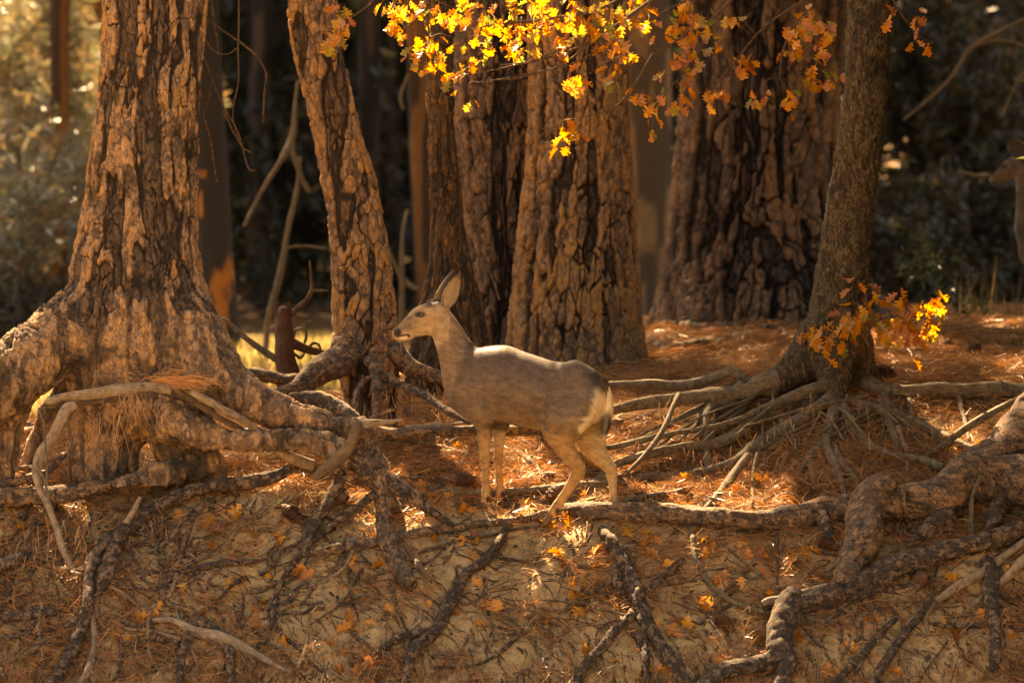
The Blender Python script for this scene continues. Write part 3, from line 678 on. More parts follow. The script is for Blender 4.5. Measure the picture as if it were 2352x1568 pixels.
ro(Yo([(1917, 912, 18), (1870, 938, 15), (1834, 957, 14), (1766, 1009, 13), (1703, 1050, 12), (1639, 1080, 10), (1560, 1092, 9), (1493, 1097, 9), (1426, 1106, 8), (1330, 1116, 8), (1237, 1124, 8), (1150, 1130, 7), (1060, 1132, 6), (1000, 1130, 5)], 21.3, 20.12))
ro(Yo([(1720, 1045, 9), (1678, 1100, 8), (1629, 1160, 7), (1588, 1212, 6), (1589, 1240, 6), (1597, 1280, 6), (1629, 1340, 6), (1659, 1369, 6), (1712, 1394, 6), (1766, 1408, 6), (1834, 1415, 6), (1932, 1433, 4)], 20.5, 19.45))
ro(Yo([(1917, 915, 14), (1907, 974, 13), (1903, 1020, 11), (1922, 1072, 9), (1941, 1130, 7)], 21.28, 20.5))
ro(Yo([(1900, 985, 9), (1893, 1015, 9), (1863, 1048, 8), (1824, 1096, 5)], 21.1, 20.6))
ro(Yo([(1866, 1045, 7), (1863, 1070, 6), (1871, 1130, 5)], 20.8, 20.5))
ro(Yo([(1905, 1010, 8), (1927, 1048, 8), (1961, 1096, 7), (1980, 1135, 5)], 21.0, 20.5))
ro(Yo([(1932, 920, 12), (1950, 960, 11), (1972, 992, 11), (2005, 1023, 10), (2068, 1048, 10), (2127, 1057, 10), (2170, 1074, 8)], 21.3, 20.5))
ro(Yo([(1930, 912, 11), (2005, 936, 10), (2078, 955, 10), (2151, 989, 9), (2224, 1028, 8), (2260, 1040, 5)], 21.35, 20.8))
ro(Yo([(1975, 880, 20), (2030, 893, 15), (2078, 897, 15), (2150, 894, 15), (2200, 898, 14), (2270, 894, 14), (2352, 898, 14), (2460, 902, 13)], 21.65, 21.5))
ro(Yo([(2025, 900, 9), (2036, 930, 9), (2044, 965, 8), (2055, 1000, 8), (2060, 1045, 6)], 21.5, 20.9))
ro(Yo([(2070, 980, 6), (2063, 990, 6), (2080, 1030, 5), (2084, 1060, 5), (2083, 1095, 4)], 21.0, 20.8), 'dead_pale', bark=False)
ro(Yo([(2086, 905, 7), (2092, 930, 7), (2098, 960, 5)], 21.5, 21.2))
ro(Yo([(2200, 900, 7), (2206, 930, 6), (2214, 960, 5), (2226, 1010, 3)], 21.5, 21.0))
ro(Yo([(2352, 906, 5), (2273, 950, 7), (2190, 1004, 7), (2127, 1048, 6)], 20.9, 20.7))
ro(Yo([(1712, 896, 16), (1680, 912, 13), (1645, 930, 11), (1615, 950, 9), (1597, 985, 5)], 21.3, 21.0))
ro(Yo([(1650, 925, 10), (1626, 950, 10), (1622, 1023, 8), (1629, 1100, 5)], 21.2, 20.6))
ro(Yo([(1560, 905, 6), (1548, 925, 5), (1522, 989, 5), (1485, 1040, 5), (1440, 1085, 4)], 20.9, 20.4))
ro(Yo([(1740, 1040, 5), (1730, 1080, 4), (1727, 1120, 4), (1725, 1165, 3)], 20.6, 20.4))
ro(Yo([(1895, 940, 6), (1840, 975, 6), (1775, 1030, 5), (1735, 1050, 5), (1690, 1070, 3)], 21.2, 20.7))
ro(Yo([(1890, 910, 7), (1830, 915, 7), (1770, 930, 7), (1690, 965, 6), (1600, 985, 6), (1500, 1005, 6), (1388, 1028, 5)], 21.3, 20.6))
for k in range(46):                                      # fine roots of the fan
    a = rng.uniform(-1.25, 1.25) if k % 3 else rng.uniform(-1.4, -.9)
    L_ = rng.uniform(120, 330) if a < 0 else rng.uniform(90, 230)
    u0 = rng.uniform(1640, 2080); v0 = 905 + abs(u0-1900)*.02 + rng.uniform(0, 25)
    u1 = u0 + math.sin(a)*L_; v1 = min(v0 + math.cos(a)*L_*.8 + 25, 1150); r0 = rng.uniform(2.2, 5)
    m = rng.uniform(-18, 18); yy = 21.25
    ro([(u0, v0, r0, yy), ((u0+u1)/2+m, (v0*.55+v1*.45)-m*.6, r0*.85, yy-.25), (u1, v1, r0*.5, yy-.55)])
for k in range(46):
    u0 = rng.uniform(1400, 1850); v0 = rng.uniform(930, 1080); L_ = rng.uniform(100, 320); r0 = rng.uniform(2, 4.5)
    sl = rng.uniform(.15, .5)
    ro([(u0, v0, r0), (u0-L_*.5, v0+L_*.5*sl+rng.uniform(-8, 8), r0*.8), (u0-L_, v0+L_*sl, r0*.5)], rng.choice(['root_oak', 'twig', 'root_dark']))

# ---------------------------------------------------------------- root mass of a pine outside the frame, right
oR = P(2352, 1100, 20.2)
rootR = thing('pine_tree', 'pine standing beyond the right edge whose massive flaky root forks under the oak', 'tree', oR)
trunk_tube('trunk', [(-60, 2610, 2950), (500, 2590, 2960), (900, 2520, 3020), (1100, 2470, 3080)], 20.6, M['pine_moss'], rootR, oR, sx=.06, sz=.5, depth=.03, res=.02, seed=81)
def rr(pts, mat='root_pine', **kw): return root(pts, mat, rootR, oR, **kw)
rr([(2480, 1085, 66, 20.35), (2400, 1095, 62, 20.3), (2322, 1097, 57, 20.22), (2270, 1102, 50, 20.18), (2224, 1110, 49, 20.12), (2170, 1128, 50, 20.08), (2110, 1140, 48, 20.04), (2040, 1150, 42, 20.02), (1980, 1157, 33, 20.0), (1907, 1166, 29, 19.98),
    (1834, 1185, 26, 19.96), (1737, 1195, 25, 19.95), (1639, 1191, 26, 19.95), (1542, 1180, 25, 19.96), (1480, 1175, 23, 19.97), (1426, 1172, 20, 19.98), (1350, 1167, 18, 20.0), (1294, 1168, 15, 20.02)], flake=.004, rough=.08)
rr([(1300, 1170, 10, 20.03), (1237, 1185, 9, 20.0), (1180, 1193, 9, 19.98), (1124, 1200, 10, 19.96), (1011, 1215, 12, 19.92), (916, 1227, 11, 19.9), (822, 1249, 13, 19.84), (746, 1264, 12, 19.8), (690, 1275, 8, 19.76)])
rr([(2040, 1110, 30, 20.02), (2008, 1145, 40, 19.92), (1985, 1200, 38, 19.82), (1968, 1262, 35, 19.72), (1945, 1318, 34, 19.62), (1930, 1360, 34, 19.55)], flake=.004, rough=.08)
rr([(1885, 1165, 20, 19.92), (1890, 1195, 16, 19.82), (1898, 1218, 12, 19.78), (1903, 1242, 10, 19.74)], 'root_dark', cap=False)
rr([(2240, 1130, 26, 20.3), (2190, 1165, 26, 20.3), (2140, 1200, 24, 20.28), (2120, 1240, 18, 20.2)], 'root_dark')
rr([(2300, 1140, 26, 20.3), (2285, 1190, 18, 20.2), (2265, 1235, 12, 20.1)], 'root_dark')
rr([(2480, 870, 80, 20.95), (2400, 940, 74, 20.8), (2340, 1000, 66, 20.65), (2280, 1050, 56, 20.5), (2215, 1085, 40, 20.35)], 'root_pine', flake=.004)
rr([(1785, 1200, 4, 19.94), (1783, 1245, 5, 19.9), (1786, 1290, 4, 19.85), (1785, 1345, 3, 19.72)], 'twig')
rr([(2252, 1095, 7, 20.05), (2235, 1130, 7, 20.0), (2228, 1170, 7, 19.95), (2230, 1232, 6, 19.9)], 'root_oak')

oF = P(2352, 1218, 19.8)
rootF = thing('pine_root', 'long dark root rising to the right from a pale splintered stub', 'tree root', oF)
def rf(pts, mat='root_dark', **kw): return root(pts, mat, rootF, oF, **kw)
rf([(2480, 1190, 20, 19.95), (2352, 1219, 22, 19.88), (2273, 1239, 24, 19.84), (2176, 1263, 25, 19.76), (2078, 1297, 26, 19.66), (1980, 1336, 27, 19.58), (1907, 1366, 29, 19.5), (1850, 1382, 27, 19.46), (1800, 1388, 22, 19.44), (1762, 1386, 14, 19.44)], cap=False)
rf([(1835, 1375, 28, 19.48), (1812, 1403, 33, 19.44), (1800, 1440, 34, 19.38), (1790, 1480, 34, 19.33), (1775, 1510, 28, 19.28), (1735, 1522, 22, 19.24), (1690, 1533, 20, 19.22), (1654, 1546, 19, 19.2), (1615, 1590, 20, 19.15)])
rf([(1800, 1490, 26, 19.32), (1812, 1520, 22, 19.25), (1790, 1560, 20, 19.2), (1780, 1600, 20, 19.15)])
rf([(1905, 1345, 6, 19.44), (1860, 1360, 9, 19.42), (1810, 1374, 11, 19.41), (1768, 1380, 11, 19.41), (1752, 1384, 9, 19.41)][::-1], 'dead_pale', bark=False, lift=4)
rf([(1926, 1395, 6), (1960, 1380, 6), (2005, 1360, 6), (2083, 1345, 6), (2120, 1345, 4)])

oG = P(2352, 1243, 19.7)
rootG = thing('forked_root', 'forked root with pale peeled arms at the right edge, below the long dark root', 'tree root', oG)
def rg(pts, mat='root_dark', **kw): return root(pts, mat, rootG, oG, **kw)
rg(Yo([(2420, 1205, 11), (2352, 1245, 11), (2283, 1297, 11), (2200, 1346, 9), (2150, 1380, 8), (2140, 1386, 7)], 19.75, 19.5), 'dead_pale', bark=False)
rg(Yo([(2150, 1375, 7), (2130, 1410, 5), (2126, 1422, 5), (2133, 1455, 3)], 19.5, 19.42), 'dead_pale', bark=False)
rg(Yo([(2420, 1250, 14), (2352, 1284, 13), (2325, 1315, 12), (2297, 1342, 10), (2260, 1368, 9), (2228, 1390, 7)], 19.7, 19.5), 'dead_pale', bark=False)
rg([(2143, 1382, 10), (2115, 1412, 11), (2088, 1438, 11), (2054, 1486, 11), (2020, 1540, 12), (1985, 1600, 12)])
rg([(2060, 1420, 6), (2039, 1438, 8), (2005, 1475, 8), (1980, 1506, 9), (1945, 1540, 9), (1890, 1600, 9)])
rg([(2265, 1280, 16), (2273, 1321, 18), (2274, 1370, 17), (2278, 1413, 16), (2284, 1475, 15), (2283, 1540, 12)])
rg([(1965, 1545, 8), (1990, 1490, 6), (2030, 1450, 6), (2050, 1430, 5)])
rg([(2130, 1430, 5), (2200, 1440, 6), (2290, 1436, 5), (2360, 1450, 4)])

for k in range(30): wild(rg, rng.uniform(1500, 2360), rng.uniform(1230, 1500), rng.uniform(100, 300), rng.normal(.2, 1.0), rng.uniform(2.5, 6), rng.choice(['root_dark', 'root_pine', 'root_dark', 'root_oak']))
oJ = P(1450, 1330, 19.6)
rootJ = thing('forked_root', 'dark knotted root forking down the bank right below the deer\'s hind hooves', 'tree root', oJ)
def rj(pts, mat='root_dark', **kw): return root(pts, mat, rootJ, oJ, lift=.9, **kw)
rj([(1380, 1212, 10), (1392, 1232, 16), (1413, 1266, 19), (1445, 1310, 17), (1460, 1345, 16), (1466, 1375, 17), (1478, 1405, 18), (1489, 1430, 19), (1513, 1475, 18), (1535, 1502, 18), (1560, 1526, 18), (1600, 1585, 17)])
rj([(1472, 1392, 13), (1450, 1412, 12), (1419, 1441, 12), (1395, 1470, 12), (1370, 1497, 12), (1345, 1530, 13), (1310, 1585, 14)])
rj([(1440, 1445, 8), (1455, 1450, 10), (1479, 1480, 10), (1486, 1520, 10), (1487, 1590, 10)])
rj([(1474, 1370, 8), (1500, 1345, 9), (1521, 1327, 10), (1545, 1305, 10), (1572, 1283, 7)])
rj([(1412, 1295, 10), (1415, 1325, 12), (1428, 1365, 9)])
oK = P(1060, 1400, 19.5)
rootK = thing('curved_root', 'curved snake-like root lit along its edge on the sandy bank below the deer', 'tree root', oK)
root([(1176, 1206, 7), (1163, 1213, 10), (1156, 1235, 13), (1132, 1271, 14), (1105, 1295, 13), (1079, 1313, 12), (1056, 1338, 14), (1040, 1363, 15), (1025, 1390, 15), (1016, 1415, 15), (1008, 1440, 15), (994, 1462, 14), (965, 1484, 14), (948, 1500, 14), (934, 1535, 12), (932, 1600, 13)], 'root_dark', rootK, oK, lift=1.1)
root([(870, 1498, 6), (890, 1482, 9), (920, 1464, 10), (960, 1452, 9), (992, 1447, 6)], 'root_dark', rootK, oK)
root([(980, 1533, 3), (1030, 1532, 4), (1086, 1528, 4), (1115, 1518, 4), (1143, 1503, 5), (1180, 1470, 5), (1205, 1448, 5)], 'root_dark', rootK, oK)

wk = lambda pts, mat, lift=1.1: root(pts, mat, rootK, oK, lift=lift)
for k in range(26): wild(wk, rng.uniform(880, 1400), rng.uniform(1240, 1480), rng.uniform(90, 240), rng.normal(0, 1.0), rng.uniform(2, 4.5), rng.choice(['root_dark', 'root_pine']))
# ---------------------------------------------------------------- fallen wood, every stick a thing
def stick(name, label, cat, branches, group=None):
    o = None
    base = rpath(branches[0][0], None if len(branches[0][0][0]) > 3 else branches[0][2] if len(branches[0]) > 2 else None)[0].mean(0)
    if len(branches) == 1:
        b = branches[0]; C, r = rpath(b[0]); root.n += 1
        o = tube(name, C, r, M[b[1]], None, base, seed=root.n % 37, bark=b[1][:4] != 'dead')
        o.location = base; o['label'] = label; o['category'] = cat
        if group: o['group'] = group
        return o
    t = thing(name, label, cat, base, group)
    for k, b in enumerate(branches):
        C, r = rpath(b[0]); r = r*.88; root.n += 1
        tube('stem' if k == 0 else 'side_branch', C, r, M[b[1]], t, base, seed=root.n % 37, bark=b[1][:4] != 'dead')
    return t
stick('bleached_log', 'bleached curved log lying across the front of the broad left pine', 'log', [
    ([(105, 925, 9, 19.75), (125, 921, 13, 19.74), (166, 912, 12, 19.73), (205, 905, 13, 19.72), (244, 898, 14, 19.72), (300, 888, 14, 19.73), (345, 886, 14, 19.74), (398, 897, 12, 19.76)], 'dead_pale'),
    ([(110, 936, 5, 19.78), (170, 930, 6, 19.78), (250, 918, 6, 19.8), (330, 908, 6, 19.8)], 'dead_brown')])
stick('split_log', 'long split grey log wedged between the two right-hand roots of the left pine', 'log', [
    ([(440, 897, 9, 19.72), (470, 913, 12, 19.74), (526, 945, 12, 19.78), (565, 968, 12, 19.82), (605, 992, 11, 19.92), (650, 1035, 12, 20.0), (690, 1055, 14, 20.0), (722, 1066, 15, 20.0)], 'dead_pale'),
    ([(395, 893, 7, 19.78), (440, 915, 9, 19.8), (500, 955, 8, 19.86), (560, 985, 6, 19.92)], 'dead_brown')])
stick('bent_branch', 'bleached bent branch hanging from the log down to the left bank', 'branch', [
    ([(172, 930, 12, 19.7), (150, 945, 15, 19.68), (132, 978, 15, 19.66), (112, 1015, 14, 19.64), (92, 1045, 14, 19.62), (84, 1080, 13, 19.6), (90, 1115, 12, 19.58), (108, 1155, 10, 19.54), (122, 1190, 9, 19.5), (136, 1225, 10, 19.47), (150, 1265, 9, 19.44), (168, 1303, 7, 19.4)], 'dead_pale'),
    ([(54, 1063, 3, 19.58), (80, 1078, 3, 19.58), (98, 1092, 3, 19.57), (106, 1115, 3, 19.57), (112, 1150, 3, 19.55)], 'dead_pale')])
stick('thin_twig', 'thin pale upright twig crossing the bent bleached branch', 'twig', [([(87, 935, 2, 19.55), (100, 975, 2.5, 19.55), (105, 1030, 2.5, 19.55), (108, 1100, 2.5, 19.55), (102, 1160, 3, 19.53)], 'root_oak')])
stick('broken_snag', 'twisted barkless snag standing in front of the broken root end', 'dead branch', [
    ([(812, 966, 6, 19.72), (812, 990, 13, 19.71), (805, 1018, 16, 19.7), (788, 1042, 16, 19.69), (765, 1066, 15, 19.68), (740, 1085, 13, 19.67), (722, 1100, 8, 19.66)], 'dead_brown'),
    ([(760, 1040, 7, 19.7), (772, 1050, 9, 19.7), (780, 1058, 9, 19.69)], 'dead_brown')])
stick('broken_end', 'pale splintered end of the upper root pointing at the deer\'s chest', 'dead branch', [
    ([(835, 978, 18, 19.95), (870, 972, 12, 19.94), (900, 968, 7, 19.93), (926, 963, 3, 19.92)], 'dead_pale'),
    ([(850, 962, 6, 20.0), (880, 948, 5, 20.0), (912, 938, 4, 20.0)], 'root_pine')])
stick('peeled_stub', 'short pale peeled stub poking up over the left bank roots', 'dead branch', [([(322, 1142, 6, 19.66), (312, 1160, 8, 19.65), (298, 1185, 8, 19.64), (277, 1218, 9, 19.62)], 'dead_pale')])
stick('fallen_branch', 'dark half buried branch lying level on the pale sand', 'branch', [([(340, 1313, 5), (400, 1312, 7), (440, 1310, 8), (487, 1300, 9), (550, 1292, 8), (612, 1284, 4)], 'root_dark'), ([(545, 1292, 5), (560, 1275, 5), (570, 1266, 4)], 'dead_brown')])
stick('thin_branch', 'thin brown branch crossing behind the dark left bank root', 'branch', [([(112, 1305, 4), (195, 1309, 5), (250, 1310, 4), (345, 1314, 4)], 'root_pine')])
stick('split_log', 'splintered pale log half buried near the bottom left', 'log', [
    ([(352, 1426, 7), (390, 1424, 10), (424, 1434, 13), (470, 1450, 14), (520, 1468, 16), (560, 1485, 14), (610, 1512, 10), (662, 1542, 4)], 'dead_pale'),
    ([(415, 1428, 6), (418, 1405, 5), (420, 1392, 3)], 'dead_pale'), ([(430, 1450, 7), (470, 1465, 7), (520, 1490, 6), (580, 1505, 4)], 'dead_brown')])
stick('bare_stick', 'short pale stick standing in the sand left of the curved root', 'stick', [([(713, 1392, 4), (706, 1440, 5), (701, 1486, 5), (682, 1545, 4)], 'dead_pale')])
stick('bare_stick', 'white crooked stick leaning on the lower end of the curved root', 'stick', [([(962, 1388, 3), (968, 1420, 5), (950, 1440, 4), (938, 1460, 4), (932, 1508, 3)], 'dead_pale')])
stick('bare_stick', 'tiny pale split peg beneath the bend of the curved root', 'stick', [([(980, 1498, 4), (977, 1515, 6), (985, 1552, 5)], 'dead_pale')])
stick('wooden_stake', 'short orange brown broken stake leaning beside the thick dropping root', 'stick', [([(930, 1252, 6), (945, 1270, 8), (965, 1300, 9), (990, 1337, 9)], 'dead_brown')])
stick('curved_twig', 'long dark twig curving over the sand under the deer\'s front hooves', 'twig', [([(960, 1270, 3), (1000, 1258, 4), (1040, 1246, 4), (1090, 1236, 4), (1143, 1226, 4), (1190, 1215, 3), (1245, 1208, 3)], 'twig')])
stick('curved_twig', 'thin pale twig arching down the bank right of the curved root', 'twig', [([(1140, 1406, 3), (1170, 1420, 3), (1200, 1446, 3.5), (1225, 1475, 3.5), (1245, 1510, 3), (1270, 1575, 3)], 'root_oak')])
stick('dark_stick', 'straight dark stick leaning against the forked bank root', 'stick', [([(1296, 1404, 3), (1340, 1378, 4), (1380, 1352, 4), (1414, 1336, 4)], 'twig')])
stick('curved_twig', 'pale bowed stick lying in needles left of the front legs', 'twig', [([(896, 1092, 3), (935, 1096, 4), (975, 1097, 4), (1010, 1100, 4), (1035, 1108, 4), (1062, 1124, 3)], 'root_oak'), ([(1024, 1014, 4), (1020, 1040, 4), (1028, 1065, 4), (1048, 1100, 4)], 'root_oak')])
stick('curved_twig', 'short forked twig under the pale bowed stick', 'twig', [([(958, 1150, 3), (975, 1135, 4), (1001, 1122, 4), (1022, 1110, 3)], 'root_oak')])
stick('fallen_branch', 'slender branch reaching from behind the leaning snag towards the front legs', 'branch', [([(900, 1004, 4), (947, 1010, 5), (1000, 1024, 5), (1049, 1036, 6), (1101, 1054, 5), (1150, 1066, 3)], 'root_pine')])
stick('fallen_branch', 'knobbly dark branch slanting down under the deer\'s belly', 'branch', [([(1184, 1032, 5), (1205, 1048, 7), (1224, 1064, 7), (1240, 1082, 6), (1254, 1100, 7), (1262, 1120, 5), (1268, 1140, 4)], 'root_dark'), ([(1130, 1085, 2), (1180, 1060, 3), (1240, 1035, 3), (1300, 1005, 2)], 'twig')])
stick('dark_stick', 'slim dark stick rising behind the hind legs to the right', 'stick', [([(1385, 1028, 3), (1440, 1020, 5), (1500, 1005, 5), (1560, 992, 5), (1612, 982, 4)], 'twig')])
stick('dark_stick', 'thin stick lying between the hind hooves and the oak roots', 'stick', [([(1290, 1165, 2), (1350, 1150, 3), (1420, 1140, 4), (1500, 1128, 3)], 'twig')])
stick('fallen_branch', 'reddish branch half hidden in needles right of the hind legs', 'branch', [([(1425, 1155, 5), (1480, 1140, 7), (1540, 1130, 7), (1600, 1115, 6), (1650, 1102, 3)], 'root_pine')])
stick('dark_stick', 'pale straight stick on the bank right of the root fork', 'stick', [([(1652, 1240, 2), (1690, 1275, 3), (1735, 1310, 3.5), (1758, 1328, 3)], 'root_oak')])
stick('curved_twig', 'short dark twig leaning on the looping thin root', 'twig', [([(1665, 1358, 4), (1690, 1335, 5), (1720, 1310, 4), (1738, 1290, 3)], 'twig')])
stick('fallen_branch', 'dry grey branch half buried at the foot of the left bank', 'branch', [([(-10, 1530, 5), (60, 1500, 5), (110, 1470, 4), (150, 1455, 2)], 'root_oak')])
stick('curved_twig', 'pale arched twig leaning in front of the middle pines', 'twig', [([(1076, 560, 1.5, 24.0), (1100, 590, 2, 24.), (1130, 635, 2.5, 24.), (1147, 690, 2.5, 24.)], 'root_oak')])

# broken stump with twisted branches
oS = P(655, 862, 22.4)
stump = thing('tree_stump', 'short reddish rotten stump with twisted dead branches in front of the bright gap', 'stump', oS)
def rs(pts, mat='stump_red', name='dead_branch', **kw): return root([(*p, 22.4) for p in pts], mat, stump, oS, name=name, bark=mat[:5] != 'stump', **kw)
rs([(664, 890, 27), (659, 855, 25), (655, 810, 23), (652, 760, 22), (650, 725, 23), (650, 712, 22)], name='trunk', rough=.16, cap=False)
for k in range(7): rs([(634+k*5.5, 722, 5), (633+k*5.6+rng.uniform(-3, 3), 705, 4), (633+k*5.6+rng.uniform(-4, 4), 698-rng.uniform(0, 12), 1.5)], name='splinter')
rs([(498, 735, 4), (520, 734, 5), (545, 758, 6), (570, 780, 7), (600, 802, 8), (636, 825, 8)], 'root_oak')
rs([(668, 722, 6), (685, 705, 6), (705, 688, 6), (716, 668, 5), (716, 640, 4), (711, 598, 3)], 'twig')
rs([(716, 668, 4), (735, 666, 4), (756, 668, 3)], 'twig')
rs([(665, 785, 14), (700, 800, 11), (730, 808, 9), (756, 816, 7)], 'stump_red')
rs([(680, 724, 3), (694, 735, 3.5), (702, 755, 4), (703, 775, 4), (698, 790, 3)], 'root_oak')
rs([(676, 775, 3), (678, 760, 3), (690, 754, 3), (703, 757, 2.5)], 'root_oak')
rs([(697, 741, 2.5), (710, 738, 2.5), (718, 735, 2)], 'root_oak')
rs([(708, 800, 3), (720, 788, 3), (733, 792, 3), (738, 806, 2.5)], 'twig')
rs([(676, 812, 4), (690, 822, 4), (700, 810, 3)], 'twig')
# drooping dead twigs at the right side of the left pine
for pts in ([(472, 40, 3), (500, 62, 3), (540, 90, 3), (585, 125, 3), (610, 165, 3), (607, 210, 2.5), (604, 280, 2)],
            [(485, 0, 3), (492, 50, 3), (498, 90, 3), (502, 125, 2)], [(548, -10, 2.5), (548, 60, 2.5), (546, 120, 2.5), (547, 190, 2.5), (535, 260, 2), (552, 330, 2), (578, 352, 1.5)],
            [(470, 90, 2.5), (495, 120, 2.5), (525, 124, 2), (545, 110, 2)], [(470, 130, 2.5), (490, 190, 2.5), (510, 240, 3), (530, 290, 2.5), (545, 320, 2), (562, 345, 1.5)],
            [(462, 250, 2.5), (475, 290, 2.5), (485, 330, 3), (495, 400, 2.5), (500, 420, 2)], [(466, 270, 2), (480, 230, 2), (492, 180, 2), (530, 178, 1.5)],
            [(514, 250, 2), (540, 290, 2), (555, 330, 2), (570, 385, 2), (588, 392, 1.5)]):
    C, r = rpath([(*p, 20.6) for p in pts]); root.n += 1
    tube('twig', C, r, M['twig'], pine_left, o_left, seed=root.n % 37)
# ---------------------------------------------------------------- deer
TH = R(20); cth, sth = math.cos(TH), math.sin(TH)
class Deer:
    """side-view millimetres (x right, y down) plus lateral b (positive: the side that is seen) -> body frame (a, b, c) in metres"""
    def __init__(s, x0, y0, Yd, u0, v0, mmpx=.43955, th=TH):
        s.x0, s.y0, s.Yd, s.th = x0, y0, Yd, th; s.c, s.s = math.cos(th), math.sin(th)
        s.u0, s.v0, s.k = u0, v0, mmpx
        s.org = P(u0, v0, Yd)
    def pt(s, x, y, b=0.):
        b = b/1000; xs_ = (x-s.x0)/1000
        a = (xs_+b*s.s)/s.c; dY = -a*s.s - b*s.c
        w = P(s.u0+(x-s.x0)*s.k, s.v0+(y-s.y0)*s.k, s.Yd+dY) - s.org
        return np.array([w[0]*s.c - w[1]*s.s, -w[0]*s.s - w[1]*s.c, w[2]])    # (a, b, c)
def dmesh(name, V, F, mat, **kw):         # body frame is left-handed: faces are turned
    return mesh(name, V, np.asarray(F)[:, ::-1], mat, **kw)
def to_world(V, d):                       # body frame -> world axes, relative to the deer's origin
    return np.stack([V[:, 0]*d.c - V[:, 1]*d.s, -V[:, 0]*d.s - V[:, 1]*d.c, V[:, 2]], -1)

TORSO = [(520, 690, 0, 150), (580, 690, 0, 178), (660, 694, 0, 190), (780, 732, 0, 184), (880, 756, 0, 176), (960, 758, 0, 162), (1050, 765, 0, 152), (1105, 785, 0, 132)]
HEAD = [((335, 325, 0, 58), (290, 352, 0, 72), 1.35), ((290, 352, 0, 74), (240, 372, 0, 74), 1.55), ((240, 372, 0, 72), (190, 402, 0, 55), 1.6), ((190, 402, 0, 54), (150, 428, 0, 40), 1.5),
        ((150, 428, 0, 39), (125, 440, 0, 31), 1.35), ((125, 440, 0, 30), (116, 436, 0, 25), 1.2), ((180, 452, 0, 16), (145, 461, 0, 14), 1.1), ((262, 330, 0, 46), (255, 332, 0, 44), 1.0), ((300, 400, 0, 48), (330, 360, 0, 55), 1.3)]
LEGS = {
 'near_fore': [(540, 740, 85, 88), (555, 820, 92, 66), (568, 870, 90, 47), (568, 930, 88, 38), (570, 1000, 88, 31), (574, 1055, 88, 25), (575, 1085, 88, 25), (577, 1125, 88, 20), (579, 1210, 88, 18.5), (580, 1262, 88, 21), (580, 1285, 88, 24), (572, 1315, 88, 21)],
 'far_fore': [(600, 780, -85, 80), (640, 850, -86, 56), (650, 890, -86, 42), (650, 940, -86, 36), (648, 1000, -86, 30), (646, 1050, -86, 24), (646, 1080, -86, 24), (646, 1120, -86, 19.5), (650, 1200, -86, 17.5), (656, 1250, -86, 20), (656, 1272, -86, 23), (648, 1303, -86, 20)],
 'near_hind': [(1045, 770, 62, 135), (995, 850, 82, 125), (975, 905, 86, 106), (970, 965, 88, 76), (992, 1030, 90, 55), (1025, 1085, 90, 43), (1062, 1128, 90, 36), (1060, 1160, 90, 34), (1043, 1195, 90, 29), (1010, 1250, 90, 24), (978, 1297, 90, 24), (958, 1330, 90, 27), (928, 1368, 90, 25)],
 'far_hind': [(1100, 860, -70, 100), (1115, 930, -84, 82), (1132, 1000, -86, 62), (1165, 1060, -86, 48), (1208, 1115, -86, 37), (1234, 1142, -86, 30), (1236, 1175, -86, 28), (1244, 1230, -86, 20.5), (1248, 1300, -86, 20), (1254, 1350, -86, 22), (1258, 1378, -86, 25), (1254, 1420, -86, 22)]}
HOOVES = [((568, 1318, 88), (556, 1350, 88)), ((646, 1306, -86), (634, 1336, -86)), ((918, 1382, 90), (882, 1440, 90)), ((1254, 1425, -86), (1252, 1478, -86))]

def deer_body(d, torso, head, legs, neck, extra, vox, lo, hi):
    S = Solid(lo, hi, vox); q = lambda p: d.pt(*p[:3])
    for a, b in zip(torso[:-1], torso[1:]): S.cone(q(a), a[3]/1000, q(b), b[3]/1000, .03, (1, 1.38, 1))
    for a, b in zip(neck[:-1], neck[1:]): S.cone(q(a), a[3]/1000, q(b), b[3]/1000, .05, (1, 1.35, 1))
    for a, b, sb in head: S.cone(q(a), a[3]/1000, q(b), b[3]/1000, .018, (1, sb, 1))
    for nm, L in legs.items():
        for k, (a, b) in enumerate(zip(L[:-1], L[1:])):
            S.cone(q(a), a[3]/1000, q(b), b[3]/1000, .05 if k < 3 else .008, (1, 1.7 if k < 2 else 1.25, 1))
    for a, b, k, cut in extra: S.cone(q(a), a[3]/1000, q(b), b[3]/1000, k, (1, 1, 1), cut)
    V, F = S.extract(); N = vnormals(V, F)
    if (N*(V-V.mean(0))).sum() < 0: F = F[:, ::-1]; N = -N
    return V, F, N

